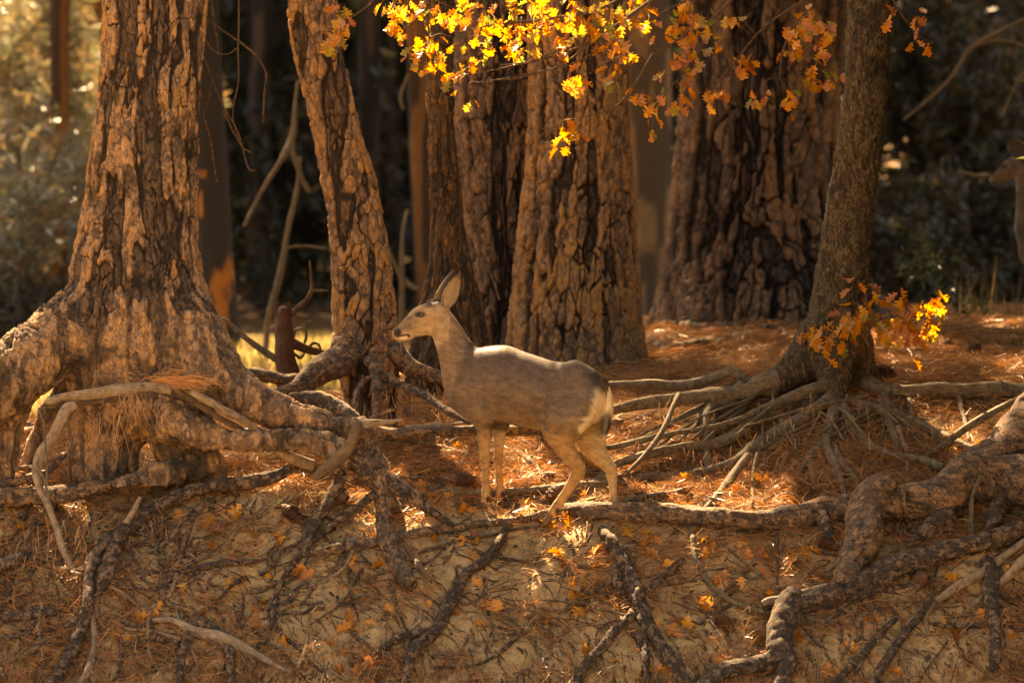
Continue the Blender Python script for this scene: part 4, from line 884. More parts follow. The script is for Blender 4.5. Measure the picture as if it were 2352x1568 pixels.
COAT = (.135, .088, .057); WHITE = (.74, .60, .40); TAN = (.34, .185, .070); DARK = (.025, .018, .013); CREAM = (.40, .27, .13)
def blob(x, y, cx, cy, rx, ry, ang=0, soft=.35):
    ca, sa = math.cos(R(ang)), math.sin(R(ang)); dx, dy = x-cx, y-cy
    e = np.sqrt(((dx*ca+dy*sa)/rx)**2+((-dx*sa+dy*ca)/ry)**2); return 1-sstep(1-soft, 1+soft, e)
def seg(x, y, x1, y1, x2, y2, w, soft=.5):
    dx, dy = x2-x1, y2-y1; t = np.clip(((x-x1)*dx+(y-y1)*dy)/(dx*dx+dy*dy), 0, 1)
    e = np.hypot(x-x1-t*dx, y-y1-t*dy)/w; return 1-sstep(1-soft, 1+soft, e)
def coat(V, N, x, y):
    """x, y: side-view mm of each vertex of the centred body; natural markings of the coat, plus painted crease shade"""
    C = np.tile(np.array(COAT), (len(V), 1)); b = V[:, 1]*1000
    def lay(m, col): 
        m = np.clip(m, 0, 1)[:, None]; C[:] = C*(1-m) + np.array(col)*m
    lay(.5*sstep(760, 560, y)*(x > 450), (.110, .072, .048))
    lay(.8*blob(x, y, 620, 530, 330, 60, 10, .8), (.085, .055, .038))          # darker back
    lay(.9*sstep(800, 960, y)*(1-.0*x), (.25, .145, .07))
    lay(sstep(900, 1060, y)*((x < 760) | (x > 900)), TAN)
    lay(.8*sstep(1150, 1330, y), (.40, .22, .085))
    lay(.85*sstep(30, -30, b)*sstep(1000, 1060, x)*sstep(870, 960, y), CREAM)             # inside of the far thigh
    lay(.8*sstep(0, -30, b)*(x < 760)*sstep(840, 900, y)*sstep(1080, 960, y), (.34, .24, .15))
    lay(blob(x, y, 700, 930, 130, 28, 6)*.8, DARK)
    lay(.5*seg(x, y, 875, 890, 850, 760, 16, .9)*(b > 0), (.07, .045, .03)); lay(.4*seg(x, y, 622, 880, 600, 760, 14, .9)*(b > 0), (.07, .045, .03)); lay(.35*seg(x, y, 1040, 960, 1120, 900, 22, .9), (.12, .07, .03))                              # chest line above; here crease shade painted at flank, shoulder and thigh
    lay(blob(x, y, 820, 932, 70, 14, 4, .8)*.4, CREAM)
    lay(seg(x, y, 1190, 730, 1165, 850, 34)*(x > 1120)*.95, WHITE)              # rump patch
    lay(seg(x, y, 1165, 850, 1075, 925, 22)*.9, WHITE)
    lay(seg(x, y, 1225, 740, 1240, 860, 40), WHITE)
    lay(.8*seg(x, y, 1120, 640, 1205, 715, 20, .9), (.05, .03, .018)); lay(.7*seg(x, y, 1150, 740, 1125, 850, 12, .9), (.07, .04, .02))
    # neck and head
    nk = (x < 520) & (y < 760)
    lay(.7*nk*sstep(560, 400, x), (.26, .16, .085))
    lay(blob(x, y, 325, 470, 34, 50, 15, .6)*.95, (.55, .43, .27))              # throat patch
    lay(.8*blob(x, y, 480, 640, 20, 150, 20, .9), (.08, .052, .036))
    hd = (x < 420) & (y < 480)
    lay(.85*hd*(x < 400), (.37, .24, .13))
    lay(.7*seg(x, y, 130, 415, 235, 345, 30), (.14, .092, .062))                 # bridge of the nose
    lay(.8*seg(x, y, 165, 450, 290, 425, 18), (.40, .29, .17))
    lay(.9*blob(x, y, 300, 275, 60, 28, -10, .6), (.10, .07, .055))             # dark crown
    lay(.85*blob(x, y, 246, 338, 44, 30, -10, .7)*.8, (.34, .22, .12))               # ring round the eye
    lay(blob(x, y, 244, 341, 30, 15, -6, .4), (.03, .02, .015))
    lay(blob(x, y, 152, 464, 26, 11, -8, .4)*.95, (.60, .50, .34))              # white chin
    lay(blob(x, y, 118, 436, 22, 24, 20, .35), (.02, .016, .015))               # nose
    lay(seg(x, y, 120, 458, 175, 448, 4.5, .5), (.03, .02, .015))
    lay(blob(x, y, 178, 455, 8, 9, 0, .5), (.04, .025, .02))
    for hx, hy in ((593, 1300), (668, 1283), (953, 1352), (1276, 1390)): lay(blob(x, y, hx, hy, 13, 19, 0, .4), DARK)
    n = fbm(V*np.array([70, 70, 110]), 3, 3); lay(.35*sstep(840, 620, y)*(x > 480)*(y > 480), (.085, .056, .038)); C *= 1+(.32*n+.45*fbm(V*np.array([26, 44, 60]), 2, 8)+.16*fbm(V*6, 3, 4))[:, None]*np.where(C[:, 2:] > .25, .25, 1)
    return np.clip(C, .01, .9)

def fur_on(V, F, N, C, x, y, n, flow, lenf, seed=1):
    r_ = np.random.default_rng(seed)
    tri = np.vstack([F[:, [0, 1, 2]], F[:, [0, 2, 3]]]); A = V[tri]
    ar = np.linalg.norm(np.cross(A[:, 1]-A[:, 0], A[:, 2]-A[:, 0]), axis=1); k = r_.choice(len(tri), n, p=ar/ar.sum())
    w = r_.random((n, 2)); fl = w.sum(1) > 1; w[fl] = 1-w[fl]; t = tri[k]; w0 = 1-w.sum(1)
    mixv = lambda X: X[t[:, 0]]*w0[:, None]+X[t[:, 1]]*w[:, :1]+X[t[:, 2]]*w[:, 1:]
    p, nn, c = mixv(V), mixv(N), mixv(C); nn /= np.linalg.norm(nn, axis=1)[:, None]+1e-9
    xx, yy = x[t[:, 0]], y[t[:, 0]]
    f = flow(xx, yy) + r_.normal(0, .2, (n, 3)); f -= nn*(f*nn).sum(1)[:, None]; f /= np.linalg.norm(f, axis=1)[:, None]+1e-9
    L = lenf(xx, yy)*r_.uniform(.6, 1.3, n); up = r_.uniform(.12, .4, n)[:, None]
    dirn = f + nn*up; dirn /= np.linalg.norm(dirn, axis=1)[:, None]; side = np.cross(dirn, nn); side /= np.linalg.norm(side, axis=1)[:, None]+1e-9
    wd = (.0013*r_.uniform(.7, 1.3, n))[:, None]
    root_ = p - nn*.002
    T = np.stack([root_-side*wd, root_+side*wd, root_+dirn*L[:, None]], 1).reshape(-1, 3)
    cl = 1+.75*noise(p*np.array([34, 60, 100]), 7)+.5*noise(p*np.array([90, 120, 200]), 9)
    col = np.repeat(c*(r_.uniform(.5, 1.5, n)*np.where(c[:, 2] > .25, 1, np.clip(cl, .25, 2)))[:, None], 3, 0)
    return T, np.arange(3*n).reshape(-1, 3), col, np.repeat(nn, 3, 0)

def ear_mesh(base, tip, out, width, cup, colr_in, colr_out, name, parent, d, fur_n=2500, origin=None):
    """a cupped leaf-shaped ear; 'out' is the way its opening faces (body frame)"""
    base, tip, out = map(np.asarray, (base, tip, out)); ax = tip-base; L = np.linalg.norm(ax); ax = ax/L
    out = out-ax*out.dot(ax); out /= np.linalg.norm(out); sd = np.cross(ax, out)
    nr, nc = 26, 15; vs_, cs, ns = [], [], []
    for layer in (0, 1):
        for i in range(nr):
            t = i/(nr-1); wv = width*(math.sin(math.pi*min(1, t*.93+.07)**.78))**.8*(1 if t < .97 else .6) if t < 1 else width*.12
            wv = max(wv, width*.10)
            for j in range(nc):
                s_ = (j/(nc-1)*2-1); a = s_*1.35*(1-.35*t)
                P_ = base + ax*L*t + sd*wv*math.sin(a)/math.sin(1.35*(1-.35*t)+.0) * .5 + out*(cup*(1-.55*t)*(1-math.cos(a))) - out*cup*.4
                if layer: P_ = P_ - out*.004*(1-abs(s_)**3) 
                vs_.append(P_)
                if layer: c = np.array(colr_out)*(1-.35*t)
                else:
                    c = np.array(colr_in)*(.55+.45*abs(s_)**1.0)*(1-.25*t)
                    if t > .82: c = c*.55
                if abs(s_) > .88: c = np.array((.42, .32, .22)) if t < .8 else np.array((.12, .09, .07))
                cs.append(c)
    V = np.array(vs_); V[nr*nc:] += (V[nr*nc:]*0)
    Fi = grid_faces(nr, nc); F = np.vstack([Fi, Fi[:, ::-1]+nr*nc])
    # rim joins the two layers
    ring = [i*nc for i in range(nr)] + [(nr-1)*nc+j for j in range(1, nc)] + [i*nc+nc-1 for i in range(nr-2, -1, -1)]
    F = np.vstack([F, [[b, a, a+nr*nc, b+nr*nc] for a, b in zip(ring[:-1], ring[1:])]])
    C = np.array(cs); N = vnormals(V, F)
    flow = lambda x, y: np.tile(ax, (len(x), 1)); z = np.zeros(len(V))
    T, TF, tc, tn = fur_on(V, F, N, C, z, z, fur_n, flow, lambda x, y: np.full(len(x), .013), 5)
    e = put(dmesh(name, to_world(V, d), F, M['hide'], colors=C), name, parent)
    me = dmesh('fur', to_world(T, d), TF, M['fur'], colors=tc); me.normals_split_custom_set_from_vertices(to_world(tn, d))
    put(me, 'fur', e)
    return e

def surface_b(V, F, d, x, y, side=1):
    """lateral position of the body surface at a side-view position"""
    cand = []
    for b in np.linspace(0, 90, 46):
        q = d.pt(x, y, b*side); cand.append(q)
    cand = np.array(cand); dist = ((V[:, None]-cand[None])**2).sum(-1).min(0)
    return cand[np.argmin(dist + np.arange(46)*0)], np.argmin(dist)

def build_deer(d, name, label, torso, head, legs, neck, extra, lo, hi, vox, fur_n, hooves=True, tail=True, antlers=False, ear_kw=(), hx=0, hy=0, full=True, shade_in_coat=1.):
    t = thing(name, label, 'deer', d.org)
    V, F, N = deer_body(d, torso, head, legs, neck, extra, vox, lo, hi)
    # side-view position of every vertex with its own lateral offset taken out
    x = (V[:, 0]*d.c - V[:, 1]*d.s)*1000 + d.x0; xa = V[:, 0]*d.c*1000 + d.x0
    x = np.where((y_ := d.y0 - V[:, 2]*1000) > 880, x, .35*x+.65*xa)
    y = y_ + 0*x
    hm = (x-hx < 430)
    C = coat(V, N, x-hx, y-hy)*shade_in_coat  # a lower factor paints shade into the coat colour
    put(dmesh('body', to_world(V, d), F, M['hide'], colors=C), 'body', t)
    def flow(xx, yy):
        f = np.zeros((len(xx), 3)); hd = (xx-hx < 400) & (yy-hy < 480)
        f[:, 0] = np.where(hd, .9, np.where(yy > 950, .12, .8)); f[:, 2] = np.where(hd, .1, np.where(yy > 950, -1., -.55))
        nk = (~hd) & (xx-hx < 520) & (yy < 650); f[nk, 0] = .5; f[nk, 2] = -.9
        ru = xx > 1120; f[ru, 0] = .3; f[ru, 2] = -1
        return f
    def lenf(xx, yy):
        L = np.full(len(xx), .011); L[(xx-hx < 400) & (yy-hy < 480)] = .006; L[yy > 950] = .007
        L[(xx > 1140) & (yy < 960)] = .022; L[(yy < 520) & (xx > 490) & (xx < 600)] = .020
        return L
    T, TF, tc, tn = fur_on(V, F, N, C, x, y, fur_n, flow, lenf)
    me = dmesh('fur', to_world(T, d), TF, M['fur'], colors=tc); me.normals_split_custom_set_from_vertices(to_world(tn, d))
    put(me, 'fur', t)
    def sph(name, c, r, mat, par, sc3=(1, 1, 1)):
        a = np.linspace(0, math.pi, 11); b = np.linspace(0, 2*math.pi, 17)[:-1]
        W = np.array([[r*math.sin(i)*math.cos(j)*sc3[0], r*math.sin(i)*math.sin(j)*sc3[1], r*math.cos(i)*sc3[2]] for i in a for j in b]) + c
        return put(dmesh(name, to_world(W, d), grid_faces(11, 16, True), mat), name, par)
    for sd in (1, -1):
        ex = 248+hx; c, _ = surface_b(V, F, d, ex + (0 if sd > 0 else 28), 340+hy, sd)
        sph('eye', c + np.array([0, -sd*.007, 0]), .0155, M['eye'], t, (1.15, 1, .78))
    if hooves:
        for a, b in HOOVES:
            for sd in (-1, 1):
                p0 = d.pt(a[0], a[1], a[2]+sd*9); p1 = d.pt(b[0], b[1], b[2]+sd*11)
                rings = []; n8 = 12
                for i, (tt, rx) in enumerate(((0, .013), (.3, .015), (.7, .016), (1.0, .017), (1.04, .010))):
                    cc = p0*(1-tt)+p1*tt
                    for k in range(n8):
                        an = 2*math.pi*k/n8; ex_ = rx*math.cos(an)*(1.5 if math.cos(an) < 0 else 1.1)
                        rings.append(cc + np.array([ex_, rx*.62*math.sin(an), 0]))
                put(dmesh('hoof', to_world(np.array(rings), d), grid_faces(5, n8, True), M['hoof']), 'hoof', t)
    if tail:
        C_, r_ = [], []
        pts = np.array([[*d.pt(1205, 715, 10), .020], [*d.pt(1216, 770, 12), .026], [*d.pt(1214, 840, 14), .030], [*d.pt(1206, 900, 14), .026], [*d.pt(1200, 945, 14), .014], [*d.pt(1198, 972, 14), .004]])
        S_ = spline(pts, .008); nc = 18; Tt, A_, B_ = frames(S_[:, :3]); a = np.linspace(0, 2*math.pi, nc, endpoint=False)
        Nn = A_[:, None]*np.cos(a)[None, :, None]+B_[:, None]*np.sin(a)[None, :, None]
        W = (S_[:, None, :3]+Nn*S_[:, 3][:, None, None]).reshape(-1, 3); Nn = Nn.reshape(-1, 3)
        yy = d.y0 - W[:, 2]*1000; xx = (W[:, 0]*d.c-W[:, 1]*d.s)*1000+d.x0
        dk = blob(xx, yy, 1203, 888, 26, 62, 8, .3)
        Cc = np.array(WHITE)*(1-dk[:, None]) + np.array((.015, .013, .013))*dk[:, None]
        Ft = grid_faces(len(S_), nc, True)
        tl = put(dmesh('tail', to_world(W, d), Ft, M['hide'], colors=Cc), 'tail', t)
        T, TF, tc, tn = fur_on(W, Ft, Nn, Cc, xx, yy, 9000, lambda x_, y_: np.tile([-.05, 0, -1.], (len(x_), 1)), lambda x_, y_: np.full(len(x_), .020), 9)
        me = dmesh('fur', to_world(T, d), TF, M['fur'], colors=tc); me.normals_split_custom_set_from_vertices(to_world(tn, d)); put(me, 'fur', tl)
    for kw in ear_kw: ear_mesh(d.pt(*kw['base']), d.pt(*kw['tip']), kw['out'], kw['width'], kw['cup'], kw.get('cin', (.42, .27, .16)), kw.get('cout', (.10, .075, .06)), 'ear', t, d)
    # whiskers
    if full:
        Wv, Wf = [], []; r_ = np.random.default_rng(3)
        for k in range(46):
            x_, y_ = (r_.uniform(112, 150), r_.uniform(452, 474)) if k % 2 else (r_.uniform(104, 116), r_.uniform(425, 462))
            p = d.pt(x_+hx, y_+hy, r_.uniform(-14, 22)); L = r_.uniform(.012, .030)
            dr = np.array([-.55+.2*r_.normal(), .35*r_.normal(), -.75+.25*r_.normal()]) if k % 2 else np.array([-1, .3*r_.normal(), -.25+.3*r_.normal()])
            dr /= np.linalg.norm(dr); sd = np.cross(dr, [0, 1, 0]); n0 = len(Wv)
            Wv += [p-sd*.0005, p+sd*.0005, p+dr*L]; Wf.append([n0, n0+1, n0+2])
        put(dmesh('whiskers', to_world(np.array(Wv), d), Wf, M['fur'], colors=np.tile(WHITE, (len(Wv), 1))), 'whiskers', t)
    return t, V, F

D1 = Deer(800, 1345, 20.0, 861.3+800*.43955, 574.2+1345*.43955)
NECK = [(335, 350, 0, 56), (362, 400, 0, 62), (395, 470, 0, 74), (435, 560, 0, 92), (480, 660, 0, 120), (545, 730, 0, 150)]
EXTRA = [((500, 770, 20, 95), (540, 830, 30, 70), .06, False),
         ((282, 292, 26, 11), (278, 268, 28, 9), .012, False), ((300, 292, -22, 11), (298, 266, -24, 9), .012, False),
         ((1040, 640, 40, 60), (1160, 700, 30, 45), .06, False),
         ((872, 900, 128, 26), (858, 800, 140, 20), .035, True), ((628, 880, 120, 20), (622, 790, 146, 14), .03, True),
         ((247, 340, 62, 9), (247, 340, 58, 9), .010, True)]
lo1 = [-.82, -.26, -.20]; hi1 = [.62, .26, 1.27]
deer1, DV, DF = build_deer(D1, 'deer', 'young mule deer standing in profile on the root-covered bank, looking left', TORSO, HEAD, LEGS, NECK, EXTRA, lo1, hi1, .0045, 230000,
    ear_kw=[dict(base=(372, 300, 42), tip=(440, 118, 62), out=(-.05, 1, .15), width=.086, cup=.034, cin=(.40, .27, .16)),
            dict(base=(322, 280, -34), tip=(398, 108, -52), out=(-.9, -.45, .2), width=.060, cup=.03, cin=(.13, .10, .085), cout=(.12, .09, .075))])

# the second deer, in the shade at the right edge; coat and ear colours darkened for it
D2 = Deer(800, 1345, 26.2, 2276 + (800-105)*.336, 410 + (1345-430)*.336, mmpx=.336, th=R(38))
T2 = [(420, 930, 0, 130), (470, 900, 0, 160), (560, 900, 0, 185), (680, 920, 0, 190), (800, 930, 0, 180), (900, 940, 0, 165)]
N2 = [(335, 350, 0, 60), (345, 420, 0, 66), (365, 520, 0, 82), (385, 640, 0, 105), (400, 760, 0, 130), (440, 880, 0, 150)]
g2 = 1345 + 250
L2 = {'near_fore': [(430, 960, 80, 85), (435, 1100, 84, 50), (438, 1240, 84, 30), (440, 1330, 84, 26), (440, 1420, 84, 20), (440, 1530, 84, 24), (430, g2, 84, 22)],
      'far_fore': [(500, 960, -80, 80), (505, 1100, -84, 50), (508, 1240, -84, 30), (508, 1330, -84, 26), (508, 1420, -84, 20), (508, 1530, -84, 24), (500, g2, -84, 22)],
      'near_hind': [(880, 960, 70, 140), (850, 1100, 84, 95), (880, 1230, 84, 50), (930, 1320, 84, 34), (915, 1450, 84, 22), (910, 1540, 84, 25), (900, g2, 84, 22)],
      'far_hind': [(940, 960, -70, 130), (930, 1100, -84, 90), (960, 1230, -84, 50), (1000, 1320, -84, 34), (990, 1450, -84, 22), (985, 1540, -84, 25), (975, g2, -84, 22)]}
H2 = HEAD
E2 = [((300, 285, 26, 12), (300, 225, 34, 10), .01, False), ((330, 285, -26, 12), (335, 225, -34, 10), .01, False)]
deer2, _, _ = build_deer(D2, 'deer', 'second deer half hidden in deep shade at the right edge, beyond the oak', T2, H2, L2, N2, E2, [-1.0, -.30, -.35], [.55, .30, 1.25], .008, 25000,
    hooves=False, tail=False, full=False, shade_in_coat=.33, ear_kw=[dict(base=(360, 300, 44), tip=(205, 150, 90), out=(.1, 1, .1), width=.12, cup=.03, cin=(.06, .042, .03)),
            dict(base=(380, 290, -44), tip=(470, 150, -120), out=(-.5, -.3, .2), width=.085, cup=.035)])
# ---------------------------------------------------------------- forest behind
def far_trunk(u0, v0, u1, v1, w, Y, mat, label, lean=0, seed=1):
    """u0,v0 top and u1,v1 foot; w half width in picture units"""
    o = np.array([P(u1, v1, Y)[0], Y, float(gz(P(u1, v1, Y)[0], Y))])
    t = thing('pine_tree', label, 'tree', o, None)
    a = P(u1, v1, Y); b = P(u0, v0, Y); r = w/FPX*Y
    dirn = (b-a)/(b-a)[2]
    zs = np.concatenate([np.arange(o[2]-.3, 5.5, .05), np.arange(5.5, 14, .6)]); na = 40; an = np.linspace(0, 2*math.pi, na, endpoint=False)
    c = a + dirn*(zs-a[2])[:, None]; flare = 1+.5*np.exp(-(zs-o[2])/.35); rr_ = r*flare*np.clip(1-(zs-4)*.035, .35, 1)
    Nn = np.tile(np.stack([np.cos(an), np.sin(an), 0*an], -1), (len(zs), 1, 1)).reshape(-1, 3)
    p = np.repeat(c, na, 0) + Nn*np.repeat(rr_, na)[:, None]; p[:, 2] = np.repeat(zs, na)
    p = p + Nn*(r*.10*fbm(p*np.array([9, 9, 1.5]), 3, seed))[:, None]; pl = sstep(-.25, .1, noise(p*np.array([9, 9, 1.3]), seed))
    put(mesh('trunk', p-o, grid_faces(len(zs), na, True), M[mat], {'plate': pl, 'low': .5*(1-pl), 'rnd': pl, 'flk': pl}), 'trunk', t)
    return t, o
FT = [(138, 0, 130, 860, 22, 44, 'far_brown', 'blurred reddish trunk in the sunlit foliage left of the big pine'),
      (62, 0, 50, 900, 9, 52, 'far_dark', 'thin dark blurred trunk at the far left of the forest'),
      (600, 0, 590, 800, 26, 62, 'far_dark', 'dim dark trunk far behind the pale dead branches'),
      (850, 0, 846, 790, 24, 55, 'far_dark', 'dark blurred trunk just right of the leaning pine'),
      (905, 0, 900, 790, 20, 64, 'far_dark', 'dim narrow trunk between the leaning pine and the orange one'),
      (952, 0, 985, 830, 24, 40, 'far_brown', 'blurred orange brown trunk peeking out left of the slim dark pine'),
      (1485, 0, 1500, 790, 52, 43, 'far_tan', 'blurred tan trunk in the gap between the two widest pines'),
      (2130, 0, 2125, 760, 20, 56, 'far_dark', 'dim dark trunk in the shade right of the oak'),
      (2290, 0, 2300, 760, 26, 50, 'far_dark', 'dim trunk behind the shaded deer')]
for k, (u0, v0, u1, v1, w, Y, m, lab) in enumerate(FT): far_trunk(u0, v0, u1, v1, w, Y, m, lab, seed=k*7+2)
# burnt trunk with an orange patch where the bark is gone
def burnt():
    m, nt, b = new_mat('charred bark with bare orange wood'); g = G(nt); o = g.obj()
    col = g.ramp(g.math('ADD', g.attr('bare').outputs['Fac'], g.math('MULTIPLY', g.math('SUBTRACT', g.noise(g.mapping(o, (1, 1, .35)), 7, 6, .75), .5), 2.6)), [(.5, (.022, .016, .012)), (.85, (.34, .12, .022))])
    g.l(col, b.inputs['Base Color']); b.inputs['Roughness'].default_value = .9
    Y = 36.; t, o_ = far_trunk(468, 150, 505, 800, 42, Y, 'far_dark', 'charred black trunk with a bright orange bare patch at its foot')
    ch = t.children[0]; me = ch.data; me.materials.clear(); me.materials.append(m)
    V = np.empty(len(me.vertices)*3, np.float32); me.vertices.foreach_get('co', V); V = V.reshape(-1, 3)+o_
    u, v = uv_of(V); s_ = (V[:, 1] < Y+.05)
    bare = np.maximum(blob(u, v, 512, 670, 30, 90, 8, .9)*.9, np.maximum(blob(u, v, 465, 398, 12, 16), blob(u, v, 462, 470, 6, 40)))*s_
    a = me.attributes.new('bare', 'FLOAT', 'POINT'); a.data.foreach_set('value', bare.astype(np.float32))
burnt()
# dead pale saplings out of focus
for lab, brs in (('pale dead sapling arching out of focus between the left pines', [[(685, 185, 5), (676, 260, 6), (668, 325, 9), (640, 380, 6), (600, 440, 5), (560, 518, 5)], [(668, 325, 8), (684, 380, 6), (694, 410, 6), (712, 440, 5)],
                      [(690, 360, 5), (682, 430, 6), (660, 540, 7), (640, 640, 7), (618, 720, 8), (608, 850, 9)], [(655, 570, 4), (690, 565, 3), (750, 570, 3)]]),
                 ('dim grey dead sapling left of the deer\'s face', [[(935, 480, 4), (925, 540, 5), (922, 640, 6), (925, 760, 6)], [(885, 560, 4), (905, 600, 5), (935, 650, 6), (960, 665, 5)], [(940, 170, 4), (920, 220, 4), (925, 250, 4)]]),
                 ('bare grey branches hanging in the dark right of the oak', [[(2360, 40, 4), (2300, 70, 4), (2230, 110, 5), (2190, 170, 4), (2140, 220, 4), (2075, 275, 3)], [(2360, 105, 3), (2290, 92, 3), (2230, 110, 3)], [(2352, 165, 3), (2330, 200, 3), (2300, 270, 3)], [(2200, 392, 4), (2240, 402, 5), (2275, 404, 5)]])):
    Yd = 31. if 'between' in lab else 33.
    base = P(*brs[0][-1][:2], Yd); t = thing('dead_sapling', lab, 'dead tree', base)
    for k, b in enumerate(brs):
        C, r = rpath([(*p, Yd) for p in b]); tube('stem' if k == 0 else 'branch', C, r, M['root_oak'], t, base, bark=False, seed=k)

# ---- leaf masses
def tufts(C, n, L, w, tone, spread=1.0, seed=0, droop=0., star=True):
    """small blades radiating from each centre"""
    r_ = np.random.default_rng(seed); m = len(C)
    d = r_.normal(0, 1, (m, n, 3)); d[..., 2] -= droop; d /= np.linalg.norm(d, axis=2)[..., None]
    s = np.cross(d, r_.normal(0, 1, (m, n, 3))); s /= np.linalg.norm(s, axis=2)[..., None]
    LL = L*r_.uniform(.6, 1.3, (m, n, 1)); c = C[:, None]
    if not star: c = c + r_.normal(0, spread, (m, n, 3))
    mid = c + d*LL*.5
    V = np.stack([c+0*d, mid+s*w, c+d*LL, mid-s*w], 2).reshape(-1, 3)
    col = np.repeat(np.asarray(tone)[:, None] * r_.uniform(.6, 1.4, (m, n, 1)), 4, 1).reshape(-1, 3)
    return V, np.arange(len(V)).reshape(-1, 4), col
def mass_pts(u, v, ru, rv, Y, dY, n, r_, lumps=14):
    cc = np.stack([r_.normal(u, ru*.6, lumps), r_.normal(v, rv*.6, lumps), r_.normal(Y, dY*.5, lumps)], 1)
    k = r_.integers(0, lumps, n); p = cc[k] + r_.normal(0, 1, (n, 3))*np.array([ru*.33, rv*.33, dY*.3])
    p = p[(p[:, 2] > 24)]
    W = np.stack([P(a, b, c) for a, b, c in p]); g_ = gz_raw(W[:, 0], W[:, 1]); return W[W[:, 2] > g_+.05]
def bush(name, label, cat, u, v, ru, rv, Y, dY, n, L, w, tones, seed, nb=9, droop=.2, stem=True):
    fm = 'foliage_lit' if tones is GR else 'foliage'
    r_ = np.random.default_rng(seed); W = mass_pts(u, v, ru, rv, Y, dY, n, r_)
    base = np.array([P(u, v, Y)[0], Y, 0.]); base[2] = float(gz(base[0], Y)); t = thing(name, label, cat, base)
    tn = np.array(tones)[r_.integers(0, len(tones), len(W))]
    V, F, c = tufts(W, nb, L, w, tn, seed=seed, droop=droop)
    o = put(mesh('foliage', V-base, F, M[fm], colors=c, smooth=False), 'foliage', t)
    if stem:
        top = P(u, v-rv, Y); Cc = np.stack([base-[0, 0, .2], (base+top)/2+[.1, 0, 0], top]); S_ = spline(np.hstack([Cc, [[.10], [.07], [.03]]]), .2)
        tube('trunk', S_[:, :3], S_[:, 3], M['far_dark'], t, base, bark=False)
        for k in range(7):
            q = W[r_.integers(0, len(W))]; s0 = S_[r_.integers(len(S_)//3, len(S_)), :3]
            Cb = np.stack([s0, (s0+q)/2+[0, 0, -.1], q]); Sb = spline(np.hstack([Cb, [[.035], [.02], [.008]]]), .2)
            tube('branch', Sb[:, :3], Sb[:, 3], M['far_dark'], t, base, bark=False)
    return t
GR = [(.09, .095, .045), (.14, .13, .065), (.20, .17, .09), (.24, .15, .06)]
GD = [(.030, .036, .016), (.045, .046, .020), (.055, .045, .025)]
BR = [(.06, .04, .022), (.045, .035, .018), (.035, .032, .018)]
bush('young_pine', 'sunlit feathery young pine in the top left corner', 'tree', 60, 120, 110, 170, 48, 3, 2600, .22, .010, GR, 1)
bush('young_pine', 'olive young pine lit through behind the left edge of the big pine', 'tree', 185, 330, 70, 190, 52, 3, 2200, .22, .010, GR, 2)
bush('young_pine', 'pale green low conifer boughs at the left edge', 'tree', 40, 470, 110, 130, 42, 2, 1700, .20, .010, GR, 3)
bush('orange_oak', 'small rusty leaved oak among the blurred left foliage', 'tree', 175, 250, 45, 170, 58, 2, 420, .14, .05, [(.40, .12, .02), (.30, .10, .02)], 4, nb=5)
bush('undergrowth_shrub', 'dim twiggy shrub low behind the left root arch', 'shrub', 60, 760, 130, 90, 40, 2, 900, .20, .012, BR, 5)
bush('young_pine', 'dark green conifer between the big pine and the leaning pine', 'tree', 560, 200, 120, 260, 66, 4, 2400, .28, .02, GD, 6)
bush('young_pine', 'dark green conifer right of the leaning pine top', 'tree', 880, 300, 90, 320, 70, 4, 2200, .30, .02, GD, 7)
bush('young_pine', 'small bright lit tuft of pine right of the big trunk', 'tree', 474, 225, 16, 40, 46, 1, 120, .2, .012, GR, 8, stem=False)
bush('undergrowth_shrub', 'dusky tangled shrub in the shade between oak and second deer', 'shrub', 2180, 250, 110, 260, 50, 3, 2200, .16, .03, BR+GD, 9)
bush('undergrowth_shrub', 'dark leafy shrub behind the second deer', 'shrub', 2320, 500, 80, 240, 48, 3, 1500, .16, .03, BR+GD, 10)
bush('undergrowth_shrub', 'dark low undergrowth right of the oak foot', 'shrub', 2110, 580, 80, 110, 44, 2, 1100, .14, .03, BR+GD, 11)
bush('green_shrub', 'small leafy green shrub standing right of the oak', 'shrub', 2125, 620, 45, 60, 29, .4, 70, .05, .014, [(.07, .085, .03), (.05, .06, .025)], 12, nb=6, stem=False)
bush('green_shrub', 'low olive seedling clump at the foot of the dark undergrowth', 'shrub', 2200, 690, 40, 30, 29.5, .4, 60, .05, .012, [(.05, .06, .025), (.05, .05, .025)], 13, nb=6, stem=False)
def grass(name, label, u0, u1, v, Y, dY, n, h, tones, seed, w=.006):
    r_ = np.random.default_rng(seed); u = r_.uniform(u0, u1, n); y = r_.uniform(Y-dY, Y+dY, n)
    X = (u-1176)/FPX*y; Z = gz(X, y); b = np.stack([X, y, Z], 1); hh = h*r_.uniform(.4, 1.3, (n, 1)); ln = r_.normal(0, .25, (n, 3)); ln[:, 2] = 1
    tip = b + ln*hh; s = np.stack([np.full(n, w), np.zeros(n), np.zeros(n)], 1); mid = b + ln*hh*.55 - [0, 0, 0]
    V = np.stack([b-s, b+s, mid+s*.7, tip], 1).reshape(-1, 3); c = np.repeat(np.array(tones)[r_.integers(0, len(tones), n)]*r_.uniform(.7, 1.3, (n, 1)), 4, 0)
    return put(mesh(name, V, np.arange(4*n).reshape(-1, 4), M['grass'], colors=c, smooth=False), name, kind='stuff', label=label)
YG = [(.26, .22, .08), (.36, .27, .12), (.16, .15, .05), (.30, .19, .08)]
grass('grass', 'bright yellow green grass in the sun beyond the stump', 500, 770, 830, 33, 5, 2600, .26, YG, 1, .012)
grass('grass', 'sunlit dry grass seen through the left root arch', -60, 200, 900, 31, 5, 3000, .2, [(.5, .36, .16), (.42, .30, .12)], 2, .01)
